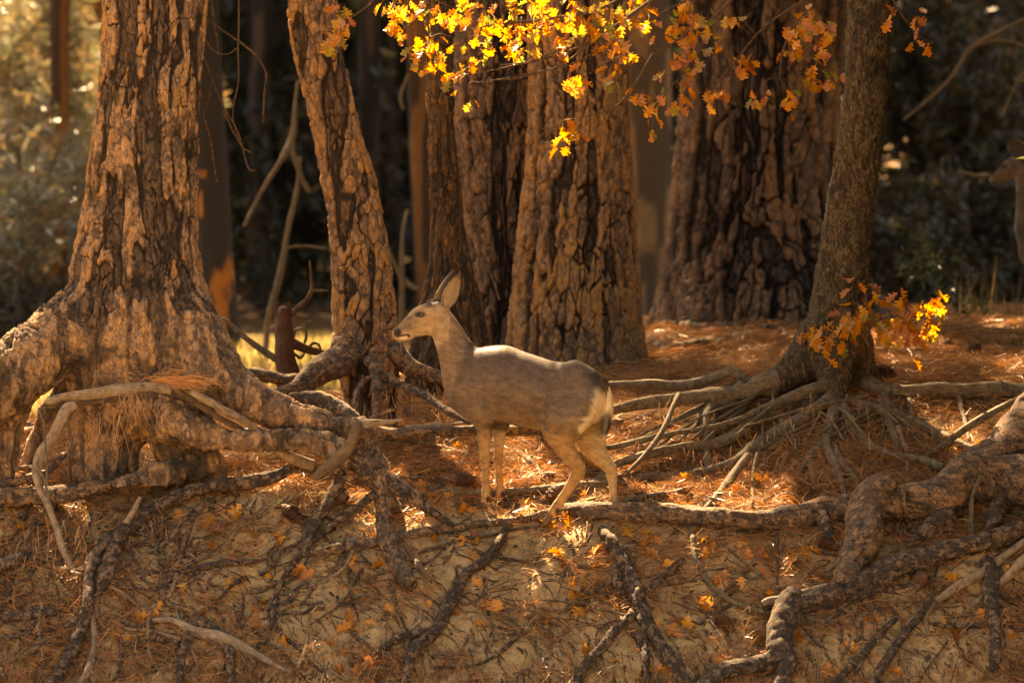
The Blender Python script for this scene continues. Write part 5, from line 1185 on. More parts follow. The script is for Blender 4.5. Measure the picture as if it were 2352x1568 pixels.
g3 = grass('grass', 'dry grass stalks in the shade below the second deer', 2190, 2340, 740, 28.5, 1.2, 36, .45, [(.16, .11, .05), (.10, .07, .03)], 3, .004)

# ---------------------------------------------------------------- crowns of the pines: unseen tufts placed for shade, gaps shaped to let sun through
S3 = np.array(SUN); 
def lit_list():
    L = []
    def a(u, v, Y, r): L.append([*P(u, v, Y), r])
    def g_(u, v, r): L.append([*hit(u, v), r*.68])
    for x, y, rr_ in ((540, 500, .035), (580, 500, .045), (620, 500, .05), (670, 505, .05), (720, 515, .05), (770, 540, .05), (820, 560, .05), (870, 575, .05), (905, 590, .045), (925, 625, .02), (560, 520, .06), (640, 525, .06), (740, 545, .06), (840, 575, .05), (1080, 612, .04), (1130, 640, .045), (1170, 670, .04), (1205, 700, .04), (1235, 750, .03), (150, 375, .05), (200, 330, .04), (105, 435, .03), (135, 465, .03), (605, 1000, .02), (690, 950, .03), (1010, 1160, .03)):
        a(861.3+x*.43955, 574.2+y*.43955, 20.0, rr_)
    for u, v, Y, rr_ in ((270, 1108, 20.0, .04), (290, 1120, 19.85, .04), (240, 1108, 19.95, .04), (132, 975, 19.66, .03), (85, 950, 20.3, .05), (60, 1050, 20.2, .1), (20, 990, 20.2, .08), (20, 780, 19.95, .06), (70, 735, 20.1, .05), (430, 1235, 19.6, .03), (355, 1170, 19.7, .03),
                         (640, 920, 20., .05), (720, 940, 20., .04), (760, 918, 20.5, .06), (830, 958, 19.95, .03), (700, 890, 21.2, .05), (1010, 1195, 19.74, .04), (700, 1010, 19.85, .03),
                         (1150, 1235, 19.7, .05), (1120, 1270, 19.68, .05), (1085, 1300, 19.6, .03), (1520, 1155, 19.95, .08), (1580, 1165, 19.95, .08), (1640, 1175, 19.95, .06), (1560, 1290, 19.6, .05), (1050, 940, 20.8, .05), (1075, 965, 20.75, .05), (1670, 1350, 19.4, .05), (1440, 1400, 19.45, .03), (1480, 1120, 20.3, .05)):
        a(u, v, Y, rr_)
    for u, v, rr_ in ((940, 1050, .16), (900, 1100, .10), (1010, 1040, .10), (1180, 1040, .10), (1230, 1080, .12), (1200, 1110, .10), (1080, 1190, .05), (960, 1180, .05), (1250, 1140, .10), (1340, 1060, .07), (1210, 1215, .04), (1330, 1235, .05), (1380, 1160, .06), (1410, 1240, .05), (1080, 1330, .05), (1150, 1355, .04), (870, 1390, .03),
                      (1560, 1260, .07), (1620, 1240, .05), (1500, 1250, .04), (1100, 1250, .03), (1660, 1360, .06), (1580, 1560, .03), (740, 1170, .04), (690, 1110, .04)): g_(u, v, rr_)
    for u, v in ((1040, 20), (1120, 40), (1200, 30), (1280, 20), (1360, 30), (1430, 20), (1480, 40), (1250, 90), (1150, 100), (1340, 90), (1420, 80), (1010, 90), (990, 130), (760, 60), (900, 20), (960, 40), (1300, 300), (1320, 200)): a(u, v, 20.4, .17)
    for u, v in ((40, 40), (120, 60), (180, 150), (30, 170), (110, 250), (40, 330), (180, 330), (30, 440), (120, 430), (200, 450), (150, 20), (60, 530), (215, 250)): a(u, v, 47, 1.9)
    a(474, 225, 46, .5)
    for u in (520, 570, 620, 680, 740): a(u, 800, 32, .9); a(u, 790, 36, .9)
    for u in (0, 60, 120): a(u, 950, 30, .9)
    a(1960, 740, 21.3, .25); a(2080, 740, 21.3, .2)
    rq = np.random.default_rng(44)
    for k in range(60): g_(rq.uniform(350, 1900), rq.uniform(1130, 1500), rq.uniform(.0, .035))
    return np.array(L)
LIT = lit_list()
r_ = np.random.default_rng(78); m_ = 6000
W = np.stack([r_.uniform(-16, 16, m_), r_.uniform(54, 80, m_), r_.random(m_)**1.4*3.4], 1); W[:, 2] += gz_raw(W[:, 0], W[:, 1]); W[:, 0] *= W[:, 1]/70
V, F, c = tufts(W, 8, .30, .035, .7*np.array(BR+GD)[r_.integers(0, 6, m_)], seed=8, droop=.1)
put(mesh('undergrowth', V, F, M['foliage'], colors=c, smooth=False), 'undergrowth', kind='stuff', label='dark shrubby undergrowth deep in the forest')
# far forest that closes the view
r_ = np.random.default_rng(77); n_ = 15000; y_ = r_.uniform(62, 104, n_); x_ = r_.uniform(-1, 1, n_)*(22+y_*.25) - y_*.10
W = np.stack([x_, y_, gz_raw(x_, y_) + r_.random(n_)**1.1*46], 1); W = W[W[:, 2] < (W[:, 1]-25)*.93]
far_l = LIT[LIT[:, 1] > 27.5]; q = W[:, None]-far_l[None, :, :3]; tt = (q*S3).sum(-1); dist = np.linalg.norm(q-tt[..., None]*S3, axis=2)
W = W[~((dist < far_l[:, 3]+.5) & (tt > 0)).any(1)]
V, F, c = tufts(W, 7, 1.1, .22, np.array(GD+[(.035, .03, .018)])[r_.integers(0, 4, len(W))]*.8, seed=3, droop=.1)
put(mesh('forest', V, F, M['foliage'], colors=c, smooth=False), 'forest', kind='stuff', label='dark distant forest closing the view')
rowsH = np.array([[x, 116 + 3*math.sin(x*.3), z] for z in (-3, 6, 14, 24) for x in np.linspace(-60, 60, 41)])
rowsH[:, 1] += np.repeat([0, 3, 9, 22], 41)
hm_ = mesh('hill', rowsH, grid_faces(4, 41), M['far_dark'], {'plate': np.ones(164), 'rnd': np.zeros(164), 'flk': np.zeros(164)}); put(hm_, 'hill', kind='structure')

# crowns of the near trees
r_ = np.random.default_rng(5)
n = 68000
Xl = r_.uniform(-5.2, 6.6, n); Yl = 18.0 + 30*r_.random(n)**1.35; rt = r_.random(n) < .16; Xl[rt] = r_.uniform(3, 8.5, rt.sum()); Yl[rt] = r_.uniform(30, 58, rt.sum()); h = r_.uniform(4.4, 15.5, n)
Pl = np.stack([Xl, Yl, np.full(n, .3)], 1); Cn = Pl + (h/S3[2])[:, None]*S3
gap = fbm(np.stack([Xl*1.1, Yl*.8, np.zeros(n)], 1), 3, 15)      # clumped, not even
keep = (gap > -.22) | (r_.random(n) < .35)
q = Cn[:, None] - LIT[None, :, :3]; tt = (q*S3).sum(-1); dist = np.linalg.norm(q-tt[..., None]*S3, axis=2)
keep &= ~((dist < LIT[:, 3]+.065) & (tt > 0)).any(1)
u_, v_ = uv_of(Cn); keep &= ~((v_ > -40) & (Cn[:, 1] < 39) & (u_ > -80) & (u_ < 2430))
Cn = Cn[keep]
# boughs, and shrubs at right, added out of view to block the sky
nR = 2600; ar = r_.random(nR)*2*math.pi; rr0 = np.sqrt(r_.random(nR))*3.6
Br = np.stack([4.9+np.cos(ar)*rr0*.9, 18.2+np.sin(ar)*rr0*1.35, r_.uniform(2.6, 8.0, nR)], 1)
Bl = np.stack([-6.0+np.cos(ar)*rr0*.7, 18.0+np.sin(ar)*rr0*1.1, r_.uniform(3.0, 8.0, nR)], 1)[:1400]
Br = np.vstack([Br, np.stack([r_.uniform(2.9, 8.5, 3600), r_.uniform(21.5, 31, 3600), r_.uniform(3.3, 9, 3600)], 1), np.stack([r_.uniform(2.6, 6.5, 2600), r_.uniform(16, 24, 2600), r_.uniform(.6, 3.4, 2600)], 1)])
for side, B_, (t_, o__) in (('r', Br, (rootR, oR)), ('l', Bl, (pine_left, o_left))):
    uu, vv = uv_of(B_); B_ = B_[(uu > 2480) | (uu < -160) | (vv < -150)]
    V, F, c = tufts(B_, 9, .30, .03, np.tile((.05, .06, .022), (len(B_), 1)), seed=31, droop=.2)
    put(mesh('sky_block_boughs', V-o__, F, M['foliage'], colors=c, smooth=False), 'boughs', t_)
owners = [(pine_left, o_left), (pine2, o2), (pine3, o3), (pineA, oA), (pineB, oB), (pineC, oC), (oak, oO)] + [(o, np.array(o.location)) for o in sc.objects if o.name.startswith('pine_tree') and o.location.y > 33]
bp = np.array([o[1][:2] for o in owners]); k_ = ((Cn[:, None, :2]-bp[None])**2).sum(-1).argmin(1)
for k, (t, o_) in enumerate(owners):
    W = Cn[k_ == k]
    if len(W) < 3: continue
    V, F, c = tufts(W, 8, .17, .016, np.array([(.045, .06, .02), (.06, .07, .025)])[r_.integers(0, 2, len(W))], seed=k, droop=.2)
    put(mesh('crown', V-o_, F, M['foliage'], colors=c, smooth=False), 'crown', t)
print('crown tufts', len(Cn))
# ---------------------------------------------------------------- litter on the ground
r_ = np.random.default_rng(11)
def ground_normal(X, Y):
    e = .01; zx = (gz(X+e, Y)-gz(X-e, Y))/(2*e); zy = (gz(X, Y+e)-gz(X, Y-e))/(2*e)
    n = np.stack([-zx, -zy, np.ones_like(zx)], -1); return n/np.linalg.norm(n, axis=-1)[..., None]
def scatter(n, Y0, Y1, seed, power=1.):
    r = np.random.default_rng(seed); Y = Y0+(Y1-Y0)*r.random(n)**power; X = r.uniform(-1.06, 1.06, n)*(1190/FPX)*Y
    return X, Y
def needle_field(name, label, X, Y, seed, L=(.09, .19), w=.0011, lift=.006, tilt=.25, tones=None, segs=3, bundle=2, dirbias=None):
    r = np.random.default_rng(seed); n = len(X); Z = gz(X, Y); N = ground_normal(X, Y); base = np.stack([X, Y, Z], 1)
    a = r.uniform(0, 2*math.pi, n)
    Xa = np.cross(N, [0, 1., 0]); Xa /= np.linalg.norm(Xa, axis=1)[:, None]; Ya = np.cross(N, Xa)
    out_v, out_c = [], []
    tones = np.array(tones or [(.42, .17, .05), (.34, .13, .04), (.50, .25, .09), (.24, .10, .04), (.16, .07, .03)])
    for b in range(bundle):
        ab = a + r.normal(0, .12, n); d = Xa*np.cos(ab)[:, None]+Ya*np.sin(ab)[:, None] + N*r.normal(.0, tilt, n)[:, None]
        if dirbias is not None: d = d + np.asarray(dirbias)
        d /= np.linalg.norm(d, axis=1)[:, None]; Ln = r.uniform(*L, n)[:, None]; side = np.cross(d, N); side /= np.linalg.norm(side, axis=1)[:, None]+1e-9
        bend = (side*r.normal(0, .10, n)[:, None] + N*r.uniform(-.02, .10, n)[:, None])*Ln
        lf = N*np.abs(r.normal(0, lift, n))[:, None] + N*.003
        # side on to the eye: turn the ribbon about its length
        up = np.cross(side, d); ro_ = r.uniform(0, math.pi, n)[:, None]; wv = (side*np.cos(ro_)+up*np.sin(ro_))*w
        pts = []
        for k in range(segs+1):
            t = k/segs; c = base + lf + d*Ln*(t-.5) + bend*(1-(2*t-1)**2); ww = wv*(1-.5*t)
            pts += [c-ww, c+ww]
        V = np.stack(pts, 1); out_v.append(V.reshape(-1, 3))
        col = tones[r.integers(0, len(tones), n)]*r.uniform(.6, 1.35, (n, 1)); out_c.append(np.repeat(col, 2*(segs+1), 0))
    V = np.vstack(out_v); m = len(V)//(2*(segs+1)); i0 = np.arange(m)[:, None]*2*(segs+1)
    F = np.concatenate([i0 + np.array([2*k, 2*k+1, 2*k+3, 2*k+2]) for k in range(segs)], 0)
    return put(mesh(name, V, F, M['needle'], colors=np.vstack(out_c), smooth=False), name, kind='stuff', label=label)
def thin(X, Y, p0=1., sand=.88):
    Z = gz(X, Y); s = sandy(X, Y, Z); c = sstep(-.5, .25, fbm(np.stack([X*2.2, Y*2.2, X*0], 1), 3, 31))
    k = r_.random(len(X)) < (1-sand*np.clip(s, 0, 1))*(.35+.65*c)*p0; return X[k], Y[k]
X, Y = thin(*scatter(26000, 18.5, 20.4, 1)); needle_field('pine_needles', 'fallen orange pine needles strewn over the bank', X, Y, 1, w=.0015)
X, Y = thin(*scatter(46000, 20.3, 24.2, 2, 1.15)); needle_field('pine_needles', 'thick mat of rusty pine needles behind the deer', X, Y, 2, lift=.016, tilt=.33)
X, Y = thin(*scatter(20000, 24., 33., 3)); needle_field('pine_needles', 'pine needle carpet reaching back between the pines', X, Y, 3, w=.002, L=(.12, .24), lift=.02, segs=2)
X, Y = thin(*scatter(9000, 18.5, 22., 4)); needle_field('pine_needles', 'grey weathered needles and fibres among the roots', X, Y, 4, tones=[(.16, .12, .09), (.09, .065, .05), (.30, .24, .18)], L=(.05, .16), w=.0013, bundle=1)
# needles hung up under the roots of the left pine and over the oak fan
def hanging(name, label, spots, seed, n=60):
    r = np.random.default_rng(seed); V, c = [], []
    for u, v, Y, ru, L in spots:
        for k in range(n):
            p = P(u+r.normal(0, ru), v+r.normal(0, 5 if ru < 28 else 38), Y+r.normal(0, .03)); d = np.array([r.normal(0, .28), r.normal(0, .2), -1]); l = L*r.uniform(.4, 1.2); w = np.array([.0012, 0, 0])
            q = p+d*l*.5+[r.normal(0, .008), 0, 0]; e = p+d*l+[r.normal(0, .02), 0, 0]
            V += [p-w, p+w, q+w*.8, q-w*.8, q-w*.8, q+w*.8, e+w*.3, e-w*.3]; c += [np.array([(.40, .19, .07), (.30, .14, .05), (.5, .34, .2)][r.integers(0, 3)])*r.uniform(.6, 1.2)]*8
    V = np.array(V); put(mesh(name, V, np.arange(len(V)).reshape(-1, 4), M['needle'], colors=np.array(c), smooth=False), name, kind='stuff', label=label)
hanging('pine_needles', 'needles and fibres hanging under the bleached log', [(300, 905, 19.72, 26, .17), (325, 925, 19.75, 18, .14), (215, 960, 19.9, 8, .15), (270, 950, 19.8, 20, .2)], 1, 22)
hanging('pine_needles', 'needles and rootlets hanging from the left bank roots', [(60, 1240, 19.62, 60, .16), (180, 1230, 19.6, 50, .14), (90, 1300, 19.5, 60, .12), (40, 1450, 19.3, 60, .10), (250, 1400, 19.4, 40, .10), (330, 1250, 19.6, 40, .09)], 2, 26)
hanging('pine_needles', 'needles caught below the fan of oak roots', [(u, 985+abs(u-1850)*.06, 20.9, 30, .16) for u in range(1480, 2180, 60)] + [(u, 1060, 20.6, 30, .12) for u in range(1500, 2150, 80)], 3, 12)
hanging('pine_needles', 'needles hanging among the leaning pine roots', [(840, 930, 21.0, 30, .12), (1010, 935, 21.0, 40, .10), (940, 910, 21.1, 30, .1)], 4, 30)
# needles lying on top of the left pine's base
V, c = [], []
for k in range(240):
    u0, v0 = r_.normal(395, 34), r_.normal(872, 7); p = P(u0, v0, 19.78+r_.normal(0, .05)); a = r_.normal(.25, .35); L_ = r_.uniform(.06, .13); d = np.array([math.cos(a), r_.normal(0, .3), -math.sin(a)])*L_; w = np.array([0, 0, .0012])
    V += [p-w, p+w, p+d*.5+[0, 0, .008]+w, p+d*.5+[0, 0, .008]-w, p+d*.5+[0, 0, .008]-w, p+d*.5+[0, 0, .008]+w, p+d+w*.3, p+d-w*.3]; c += [np.array((.50, .22, .07))*r_.uniform(.6, 1.3)]*8
put(mesh('pine_needles', V, np.arange(len(V)).reshape(-1, 4), M['needle'], colors=np.array(c), smooth=False), 'pine_needles', kind='stuff', label='tuft of orange needles resting on the root shoulder above the log')

# small dark twigs and bark chips
def debris(n, Y0, Y1, seed, Lr, rr_, name, label, mat, tilt=.15):
    r = np.random.default_rng(seed); X, Y = scatter(n, Y0, Y1, seed); Z = gz(X, Y); N = ground_normal(X, Y)
    a = r.uniform(0, 2*math.pi, n); Xa = np.cross(N, [0, 1., 0]); Xa /= np.linalg.norm(Xa, axis=1)[:, None]; Ya = np.cross(N, Xa)
    d = Xa*np.cos(a)[:, None]+Ya*np.sin(a)[:, None]+N*r.normal(0, tilt, n)[:, None]; L = r.uniform(*Lr, n)[:, None]; rad = r.uniform(*rr_, n)[:, None]; c = np.stack([X, Y, Z], 1)+N*rad*.7
    s = np.cross(d, N); s /= np.linalg.norm(s, axis=1)[:, None]; u_ = np.cross(s, d); bend = (s*r.normal(0, .12, n)[:, None]+u_*r.uniform(0, .1, n)[:, None])*L
    pts = []
    for t, f in ((-.5, .8), (0, 1), (.5, .4)):
        cc = c+d*L*t+(bend if t == 0 else 0)
        for k in range(4): an = k*math.pi/2+.5; pts.append(cc+(s*math.cos(an)+u_*math.sin(an))*rad*f)
    V = np.stack(pts, 1).reshape(-1, 3); i0 = np.arange(n)[:, None]*12
    F = np.concatenate([i0+np.array([b*4+k, b*4+(k+1) % 4, b*4+4+(k+1) % 4, b*4+4+k]) for b in (0, 1) for k in range(4)], 0)
    at = {'plate': np.ones(len(V)), 'rnd': np.repeat(r.random(n), 12), 'flk': np.repeat(r.random(n), 12)}
    put(mesh(name, V, F, M[mat], at, smooth=True), name, kind='stuff', label=label)
debris(3200, 18.5, 20.6, 5, (.03, .13), (.0015, .004), 'twig_litter', 'small dark twigs littering the bank', 'twig')
debris(1300, 20.5, 25, 6, (.04, .18), (.0015, .004), 'twig_litter', 'small twigs among the needles behind the deer', 'twig')
debris(1800, 18.5, 20.4, 7, (.012, .035), (.003, .008), 'bark_chips', 'bark flakes and crumbs scattered on the sand', 'root_dark')
debris(2600, 18.5, 20.3, 9, (.010, .026), (.004, .009), 'sand_clods', 'crumbs and small clods of sand on the bank', 'sand_crumb')
debris(420, 18.5, 20.3, 8, (.14, .42), (.002, .0045), 'rootlets', 'loose thin rootlets lying on the bank', 'root_dark', .25)

# ---------------------------------------------------------------- oak leaves
def oak_leaf(seed):
    r = np.random.default_rng(seed); nl = 3; out = []
    # half outline: x along midrib 0..1, y half width
    prof = [(0, .02), (.07, .06), (.14, .20), (.21, .25), (.26, .14), (.34, .17), (.42, .38), (.51, .42), (.55, .20), (.62, .21), (.70, .41), (.80, .36), (.81, .19), (.88, .18), (.96, .14), (1.0, .0)]
    V, F = [], []
    for sd in (1, -1):
        for x, y in prof:
            V.append([x+r.normal(0, .012), sd*(y*(1+r.normal(0, .12))+.002), 0])
    V = np.array(V); k = len(prof); mid = np.array([[p[0], 0, 0] for p in prof]); V = np.vstack([V, mid])
    for i in range(k-1):
        F.append([2*k+i, 2*k+i+1, i+1, i]); F.append([2*k+i+1, 2*k+i, k+i, k+i+1])
    fold = r.uniform(.15, .6); curl = r.uniform(-.5, .9)
    x, y = V[:, 0].copy(), V[:, 1].copy(); tw = r.uniform(-.6, .6)
    z = np.abs(y)*fold + .25*np.abs(y)**2*r.uniform(-3, 3) - curl*.35*x*x + .03*np.sin(x*14+seed)*np.abs(y)*4 + y*tw*x
    V = np.stack([x, y*math.cos(fold*.6), z], 1)
    # stalk
    n0 = len(V); V = np.vstack([V, [[-.28, -.008, .05], [-.28, .008, .05], [0.02, .01, 0], [.02, -.01, 0]]]); F.append([n0, n0+3, n0+2, n0+1])
    return V, np.array(F)
LEAF = {}
for mn in ('leaf_gold', 'leaf_green', 'leaf_rust', 'leaf_dry'):
    LEAF[mn] = [mesh('oak leaf', *oak_leaf(100+i + (50 if mn == 'leaf_dry' else 0)), M[mn], smooth=True) for i in range(7)]
def rot_to(d, up, roll=0.):
    d = Vector(d).normalized(); up = Vector(up); y = up.cross(d)
    if y.length < 1e-3: y = Vector((1, 0, 0)).cross(d)
    y.normalize(); z = d.cross(y); m = Matrix((d, y, z)).transposed()
    return (m @ Matrix.Rotation(roll, 3, 'X')).to_euler()
def leaf_obj(mn, pos, d, up, size, roll, parent=None, name='leaf'):
    o = bpy.data.objects.new(name, LEAF[mn][random.randrange(7)]); sc.collection.objects.link(o)
    o.location = [float(c) for c in pos]; o.rotation_euler = rot_to(d, up, roll); o.scale = (size, size*random.uniform(.8, 1.1), size*random.uniform(.8, 1.2))
    if parent is not None: o.parent = parent
    return o
# fallen leaves: traced ones, then scattered ones
FALL = [(515, 1180), (540, 1182), (548, 1195), (440, 1150), (415, 1195), (480, 1205), (500, 1230), (360, 1400), (330, 1420), (315, 1428), (290, 1475), (265, 1472), (490, 1262), (560, 1355), (590, 1400), (585, 1430), (600, 1395), (530, 1350), (480, 1385), (420, 1355), (640, 1240), (585, 1240),
        (810, 1298), (870, 1310), (680, 1325), (690, 1318), (705, 1330), (815, 1450), (795, 1440), (850, 1440), (800, 1430), (780, 1545), (820, 1548), (845, 1530), (1120, 1395), (1110, 1440), (1085, 1285), (1090, 1345), (1060, 1250), (1090, 1240), (1092, 1255), (1145, 1410), (1270, 1280), (1290, 1290), (1315, 1350), (1320, 1370),
        (1335, 1418), (1345, 1495), (1350, 1500), (1365, 1275), (1300, 1195), (1255, 1210), (1265, 1215), (1310, 1215), (1385, 1260), (1440, 1230), (1480, 1235), (1500, 1285), (1530, 1310), (1600, 1225), (1560, 1435), (1540, 1460), (1580, 1445), (1590, 1455), (1510, 1440), (1615, 1245), (1640, 1340), (1650, 1345), (1660, 1330), (1620, 1400),
        (1180, 1160), (1205, 1165), (1075, 1165), (1060, 1178), (1265, 1180), (1200, 1190), (905, 1045), (930, 1050), (1040, 1060), (1350, 1070), (1370, 1080), (1250, 1070), (1205, 1060), (960, 1125), (965, 1140), (1090, 1180), (1310, 1075), (1480, 1260), (1700, 1260), (1720, 1280), (1750, 1275), (1820, 1290), (1850, 1280), (1870, 1285), (1630, 1270),
        (2035, 1060), (2040, 1075), (1640, 1065), (1650, 1080), (1570, 1110), (1700, 1095), (1740, 1110), (1790, 1130), (2250, 1025), (2255, 1035), (1610, 1105), (1900, 1545), (1950, 1500), (2190, 1475), (2320, 1475), (2060, 1555), (1830, 1480), (2180, 1335), (2200, 1340), (1990, 1430), (1840, 1415), (1720, 1545),
        (610, 890), (1780, 845), (2100, 850), (2180, 865), (2250, 860), (2300, 850), (2050, 835), (1560, 760), (1500, 830), (1640, 820), (1700, 860), (1560, 850), (2240, 800), (2050, 800), (950, 1010), (990, 1000), (540, 1075), (560, 1065), (590, 1080), (620, 1070), (430, 1105), (520, 1120)]
r_ = np.random.default_rng(21)
extra = [(r_.uniform(0, 2352), r_.uniform(1130, 1560)) for _ in range(75)] + [(r_.uniform(900, 1500), r_.uniform(1000, 1150)) for _ in range(30)] + [(r_.uniform(1450, 2350), r_.uniform(770, 1130)) for _ in range(34)]
LM = [(1115, 1165, "the deer's front hooves"), (1250, 1205, "the deer's near hind hoof"), (1412, 1225, "the deer's far hind hoof"), (1010, 1420, 'the curved bank root'), (1450, 1330, 'the dark forked bank root'), (1390, 1500, 'the fork of the dark bank root'),
      (932, 1290, 'the orange brown stake'), (965, 1420, 'the white crooked stick'), (707, 1440, 'the standing pale stick'), (520, 1470, 'the splintered half buried log'), (550, 1295, 'the half buried level branch'), (235, 1300, 'the cut left root end'), (150, 1240, 'the bent bleached branch'),
      (430, 1240, 'the thin winding left bank root'), (560, 1110, 'the slanting left pine root'), (760, 1060, 'the twisted snag'), (890, 1220, 'the thick dropping root'), (745, 1220, 'the thin root leaning left'), (1965, 1250, 'the fork of the massive root'), (1737, 1195, 'the level massive root'),
      (1800, 1440, 'the drop of the long dark root'), (1760, 1384, 'the pale splintered stub'), (2176, 1263, 'the long dark root'), (2200, 1345, 'the pale peeled arm'), (2278, 1420, 'the upright right bank root'), (1660, 1370, 'the looping thin root'), (1590, 1230, 'the looping root bend'),
      (1915, 880, 'the foot of the oak'), (1907, 1050, 'the middle of the oak root fan'), (1600, 1010, 'the left arm of the oak fan'), (2070, 1045, 'the right arm of the oak fan'), (2235, 822, 'the dark open pine cone'), (1325, 870, 'the foot of the broadest pine'), (1765, 745, 'the foot of the wide right pine'), (960, 1000, 'the level root behind the deer'), (1230, 1080, 'the knobbly dark branch'), (600, 880, 'the long left pine root'), (1100, 1530, 'the lowest middle rootlet')]
ORD = ['nearest', 'second nearest', 'third nearest', 'fourth nearest', 'fifth nearest', 'sixth nearest', 'seventh nearest', 'eighth nearest', 'ninth nearest', 'tenth nearest', 'eleventh nearest', 'twelfth nearest']
PL = []
for k, (u, v) in enumerate(FALL+extra):
    dd = [math.hypot(u-a, v-b) for a, b, _ in LM]; i = int(np.argmin(dd)); a, b, nm = LM[i]
    dr = ('left of' if u < a else 'right of') if abs(u-a) > abs(v-b) else ('above' if v < b else 'below'); PL.append((i, dr, dd[i], k))
RANK = {}
for key in set((p[0], p[1]) for p in PL):
    for r0, p in enumerate(sorted([p for p in PL if (p[0], p[1]) == key], key=lambda p: p[2])): RANK[p[3]] = f"{ORD[min(r0, 11)]} {key[1]} {LM[key[0]][2]}".replace('the middle of the oak root fan', 'the middle of the oak fan').replace('the fork of the massive root', 'the fork of the massive root')
for k, (u, v) in enumerate(FALL+extra):
    h_ = hit(u, v); z = float(gz(h_[0], h_[1])); n = ground_normal(np.array([h_[0]]), np.array([h_[1]]))[0]
    mn = 'leaf_dry' if k % 3 else 'leaf_rust'; a = r_.uniform(0, 6.28); nn = n + r_.normal(0, .40, 3) - np.array([0, .25, 0])
    t = np.cross(nn, [math.cos(a), math.sin(a), .2]); sz = r_.uniform(.065, .105) if k < len(FALL) else r_.uniform(.035, .08)
    o = leaf_obj(mn, np.array([h_[0], h_[1], z])+n*.014-t/np.linalg.norm(t)*sz*.5, t, nn, sz, r_.normal(0, .4), name='oak_leaf')
    o['label'] = ('orange' if mn == 'leaf_dry' else 'rusty brown')+' fallen oak leaf, '+RANK[k]; o['category'] = 'leaf'; o['group'] = 'fallen oak leaves on the ground'

# boughs hanging in from above
def bough(name, label, cat, stems, clusters, Yb, mats, seed, size=(.04, .082), parent=None, origin=None, nper=7, twigmat='twig'):
    r = np.random.default_rng(seed); random.seed(seed)
    if parent is None: base = P(*stems[0][0][:2], Yb); t = thing(name, label, cat, base)
    else: t, base = parent, origin
    SP = []; twigs = []
    for st in stems:
        C, rd = rpath([(a, b, c, Yb + (d[0] if (d := row[3:]) else 0)) for row in st for a, b, c in [row[:3]]], Yb)
        tube('twig', C, rd, M[twigmat], t, base, bark=False, seed=seed, knots=False); SP.append(C)
    A = np.vstack(SP)
    for u, v, ru, rv, n in clusters:
        n = int(n*.95)
        while n > 0:
            c = P(u+r.normal(0, ru), v+r.normal(0, rv), Yb+r.normal(0, .18)); m = min(n, r.integers(3, 6)); n -= m
            q = A[((A-c)**2).sum(1).argmin()]; mid = (q+c)/2+[0, 0, .02]+r.normal(0, .012, 3)
            S_ = spline(np.array([[*q, .0032], [*mid, .0022], [*c, .0012]]), .03); tube('twig', S_[:, :3], S_[:, 3], M[twigmat], t, base, bark=False, res=.004, knots=False)
            ax = c-mid; ax /= np.linalg.norm(ax)+1e-9
            for j in range(m):
                az = 2*math.pi*j/m + r.uniform(-.4, .4); d = np.array([math.cos(az)*.8, math.sin(az)*.6, -.75+r.normal(0, .35)]) + ax*.5
                leaf_obj(mats[r.integers(0, len(mats))], c+r.normal(0, .028, 3)-base, d, (r.normal(0, .4), -.5+r.normal(0, .4), 1), r.uniform(*size), r.normal(0, .6), t)
    return t
GO = ['leaf_gold', 'leaf_gold', 'leaf_gold', 'leaf_green']; DK = ['leaf_gold', 'leaf_rust', 'leaf_green', 'leaf_rust']
bough('oak_bough', 'small leafy oak sprig hanging beside the top of the leaning pine', 'branch', [[(880, -30, 2.5), (850, 10, 2), (800, 45, 1.5), (770, 60, 1)]], [(770, 50, 14, 22, 14), (785, 75, 16, 8, 8), (760, 85, 14, 6, 5)], 20.6, GO, 1, (.055, .085))
bough('oak_bough', 'golden oak bough drooping in front of the slim dark pine', 'branch', [[(1000, -40, 4), (980, 20, 3), (985, 70, 2.5), (990, 130, 1.5)], [(930, -30, 3), (905, 10, 2), (890, 40, 1.5)], [(980, 20, 2.5), (950, 50, 2), (925, 70, 1.2)]],
      [(895, 28, 16, 16, 18), (945, 20, 18, 14, 16), (925, 62, 14, 12, 12), (990, 95, 14, 14, 18), (990, 135, 11, 15, 14), (965, 125, 10, 8, 7), (1030, 40, 20, 20, 16)], 20.4, GO, 2)
bough('oak_bough', 'brightest sunlit golden bough at the top middle of the view', 'branch', [[(1560, -40, 6), (1440, 40, 5), (1360, 95, 4), (1270, 130, 3), (1160, 155, 2), (1080, 172, 1.2)], [(1480, -40, 5), (1380, 20, 4), (1250, 45, 3), (1120, 60, 2), (1050, 80, 1.2)],
      [(1360, 95, 3), (1290, 148, 2), (1200, 178, 1.5), (1130, 185, 1)], [(1440, 40, 3), (1350, 130, 2), (1240, 165, 1.5), (1100, 190, 1)], [(1300, 110, 2), (1220, 140, 1.5), (1150, 150, 1)]],
      [(1060, 25, 24, 20, 18), (1110, 60, 26, 16, 24), (1170, 25, 30, 20, 30), (1240, 50, 30, 24, 34), (1310, 30, 30, 22, 32), (1380, 40, 30, 24, 30), (1200, 100, 28, 12, 24), (1280, 100, 30, 14, 22), (1130, 115, 20, 10, 12), (1440, 60, 24, 24, 18), (1050, 165, 12, 16, 12), (1070, 210, 8, 6, 4)], 20.35, GO, 3)
bough('oak_bough', 'lone pair of oak leaf clusters dangling before the middle pine', 'branch', [[(1500, 120, 2), (1460, 190, 1.8), (1420, 240, 1.5), (1370, 262, 1.3), (1310, 275, 1.2)], [(1370, 262, 1.2), (1330, 300, 1), (1305, 330, 1)], [(1460, 120, 1.5), (1400, 140, 1.3), (1325, 190, 1)]],
      [(1305, 290, 9, 7, 6), (1298, 325, 6, 13, 9), (1320, 195, 8, 14, 9)], 20.3, ['leaf_gold'], 4, (.06, .085))
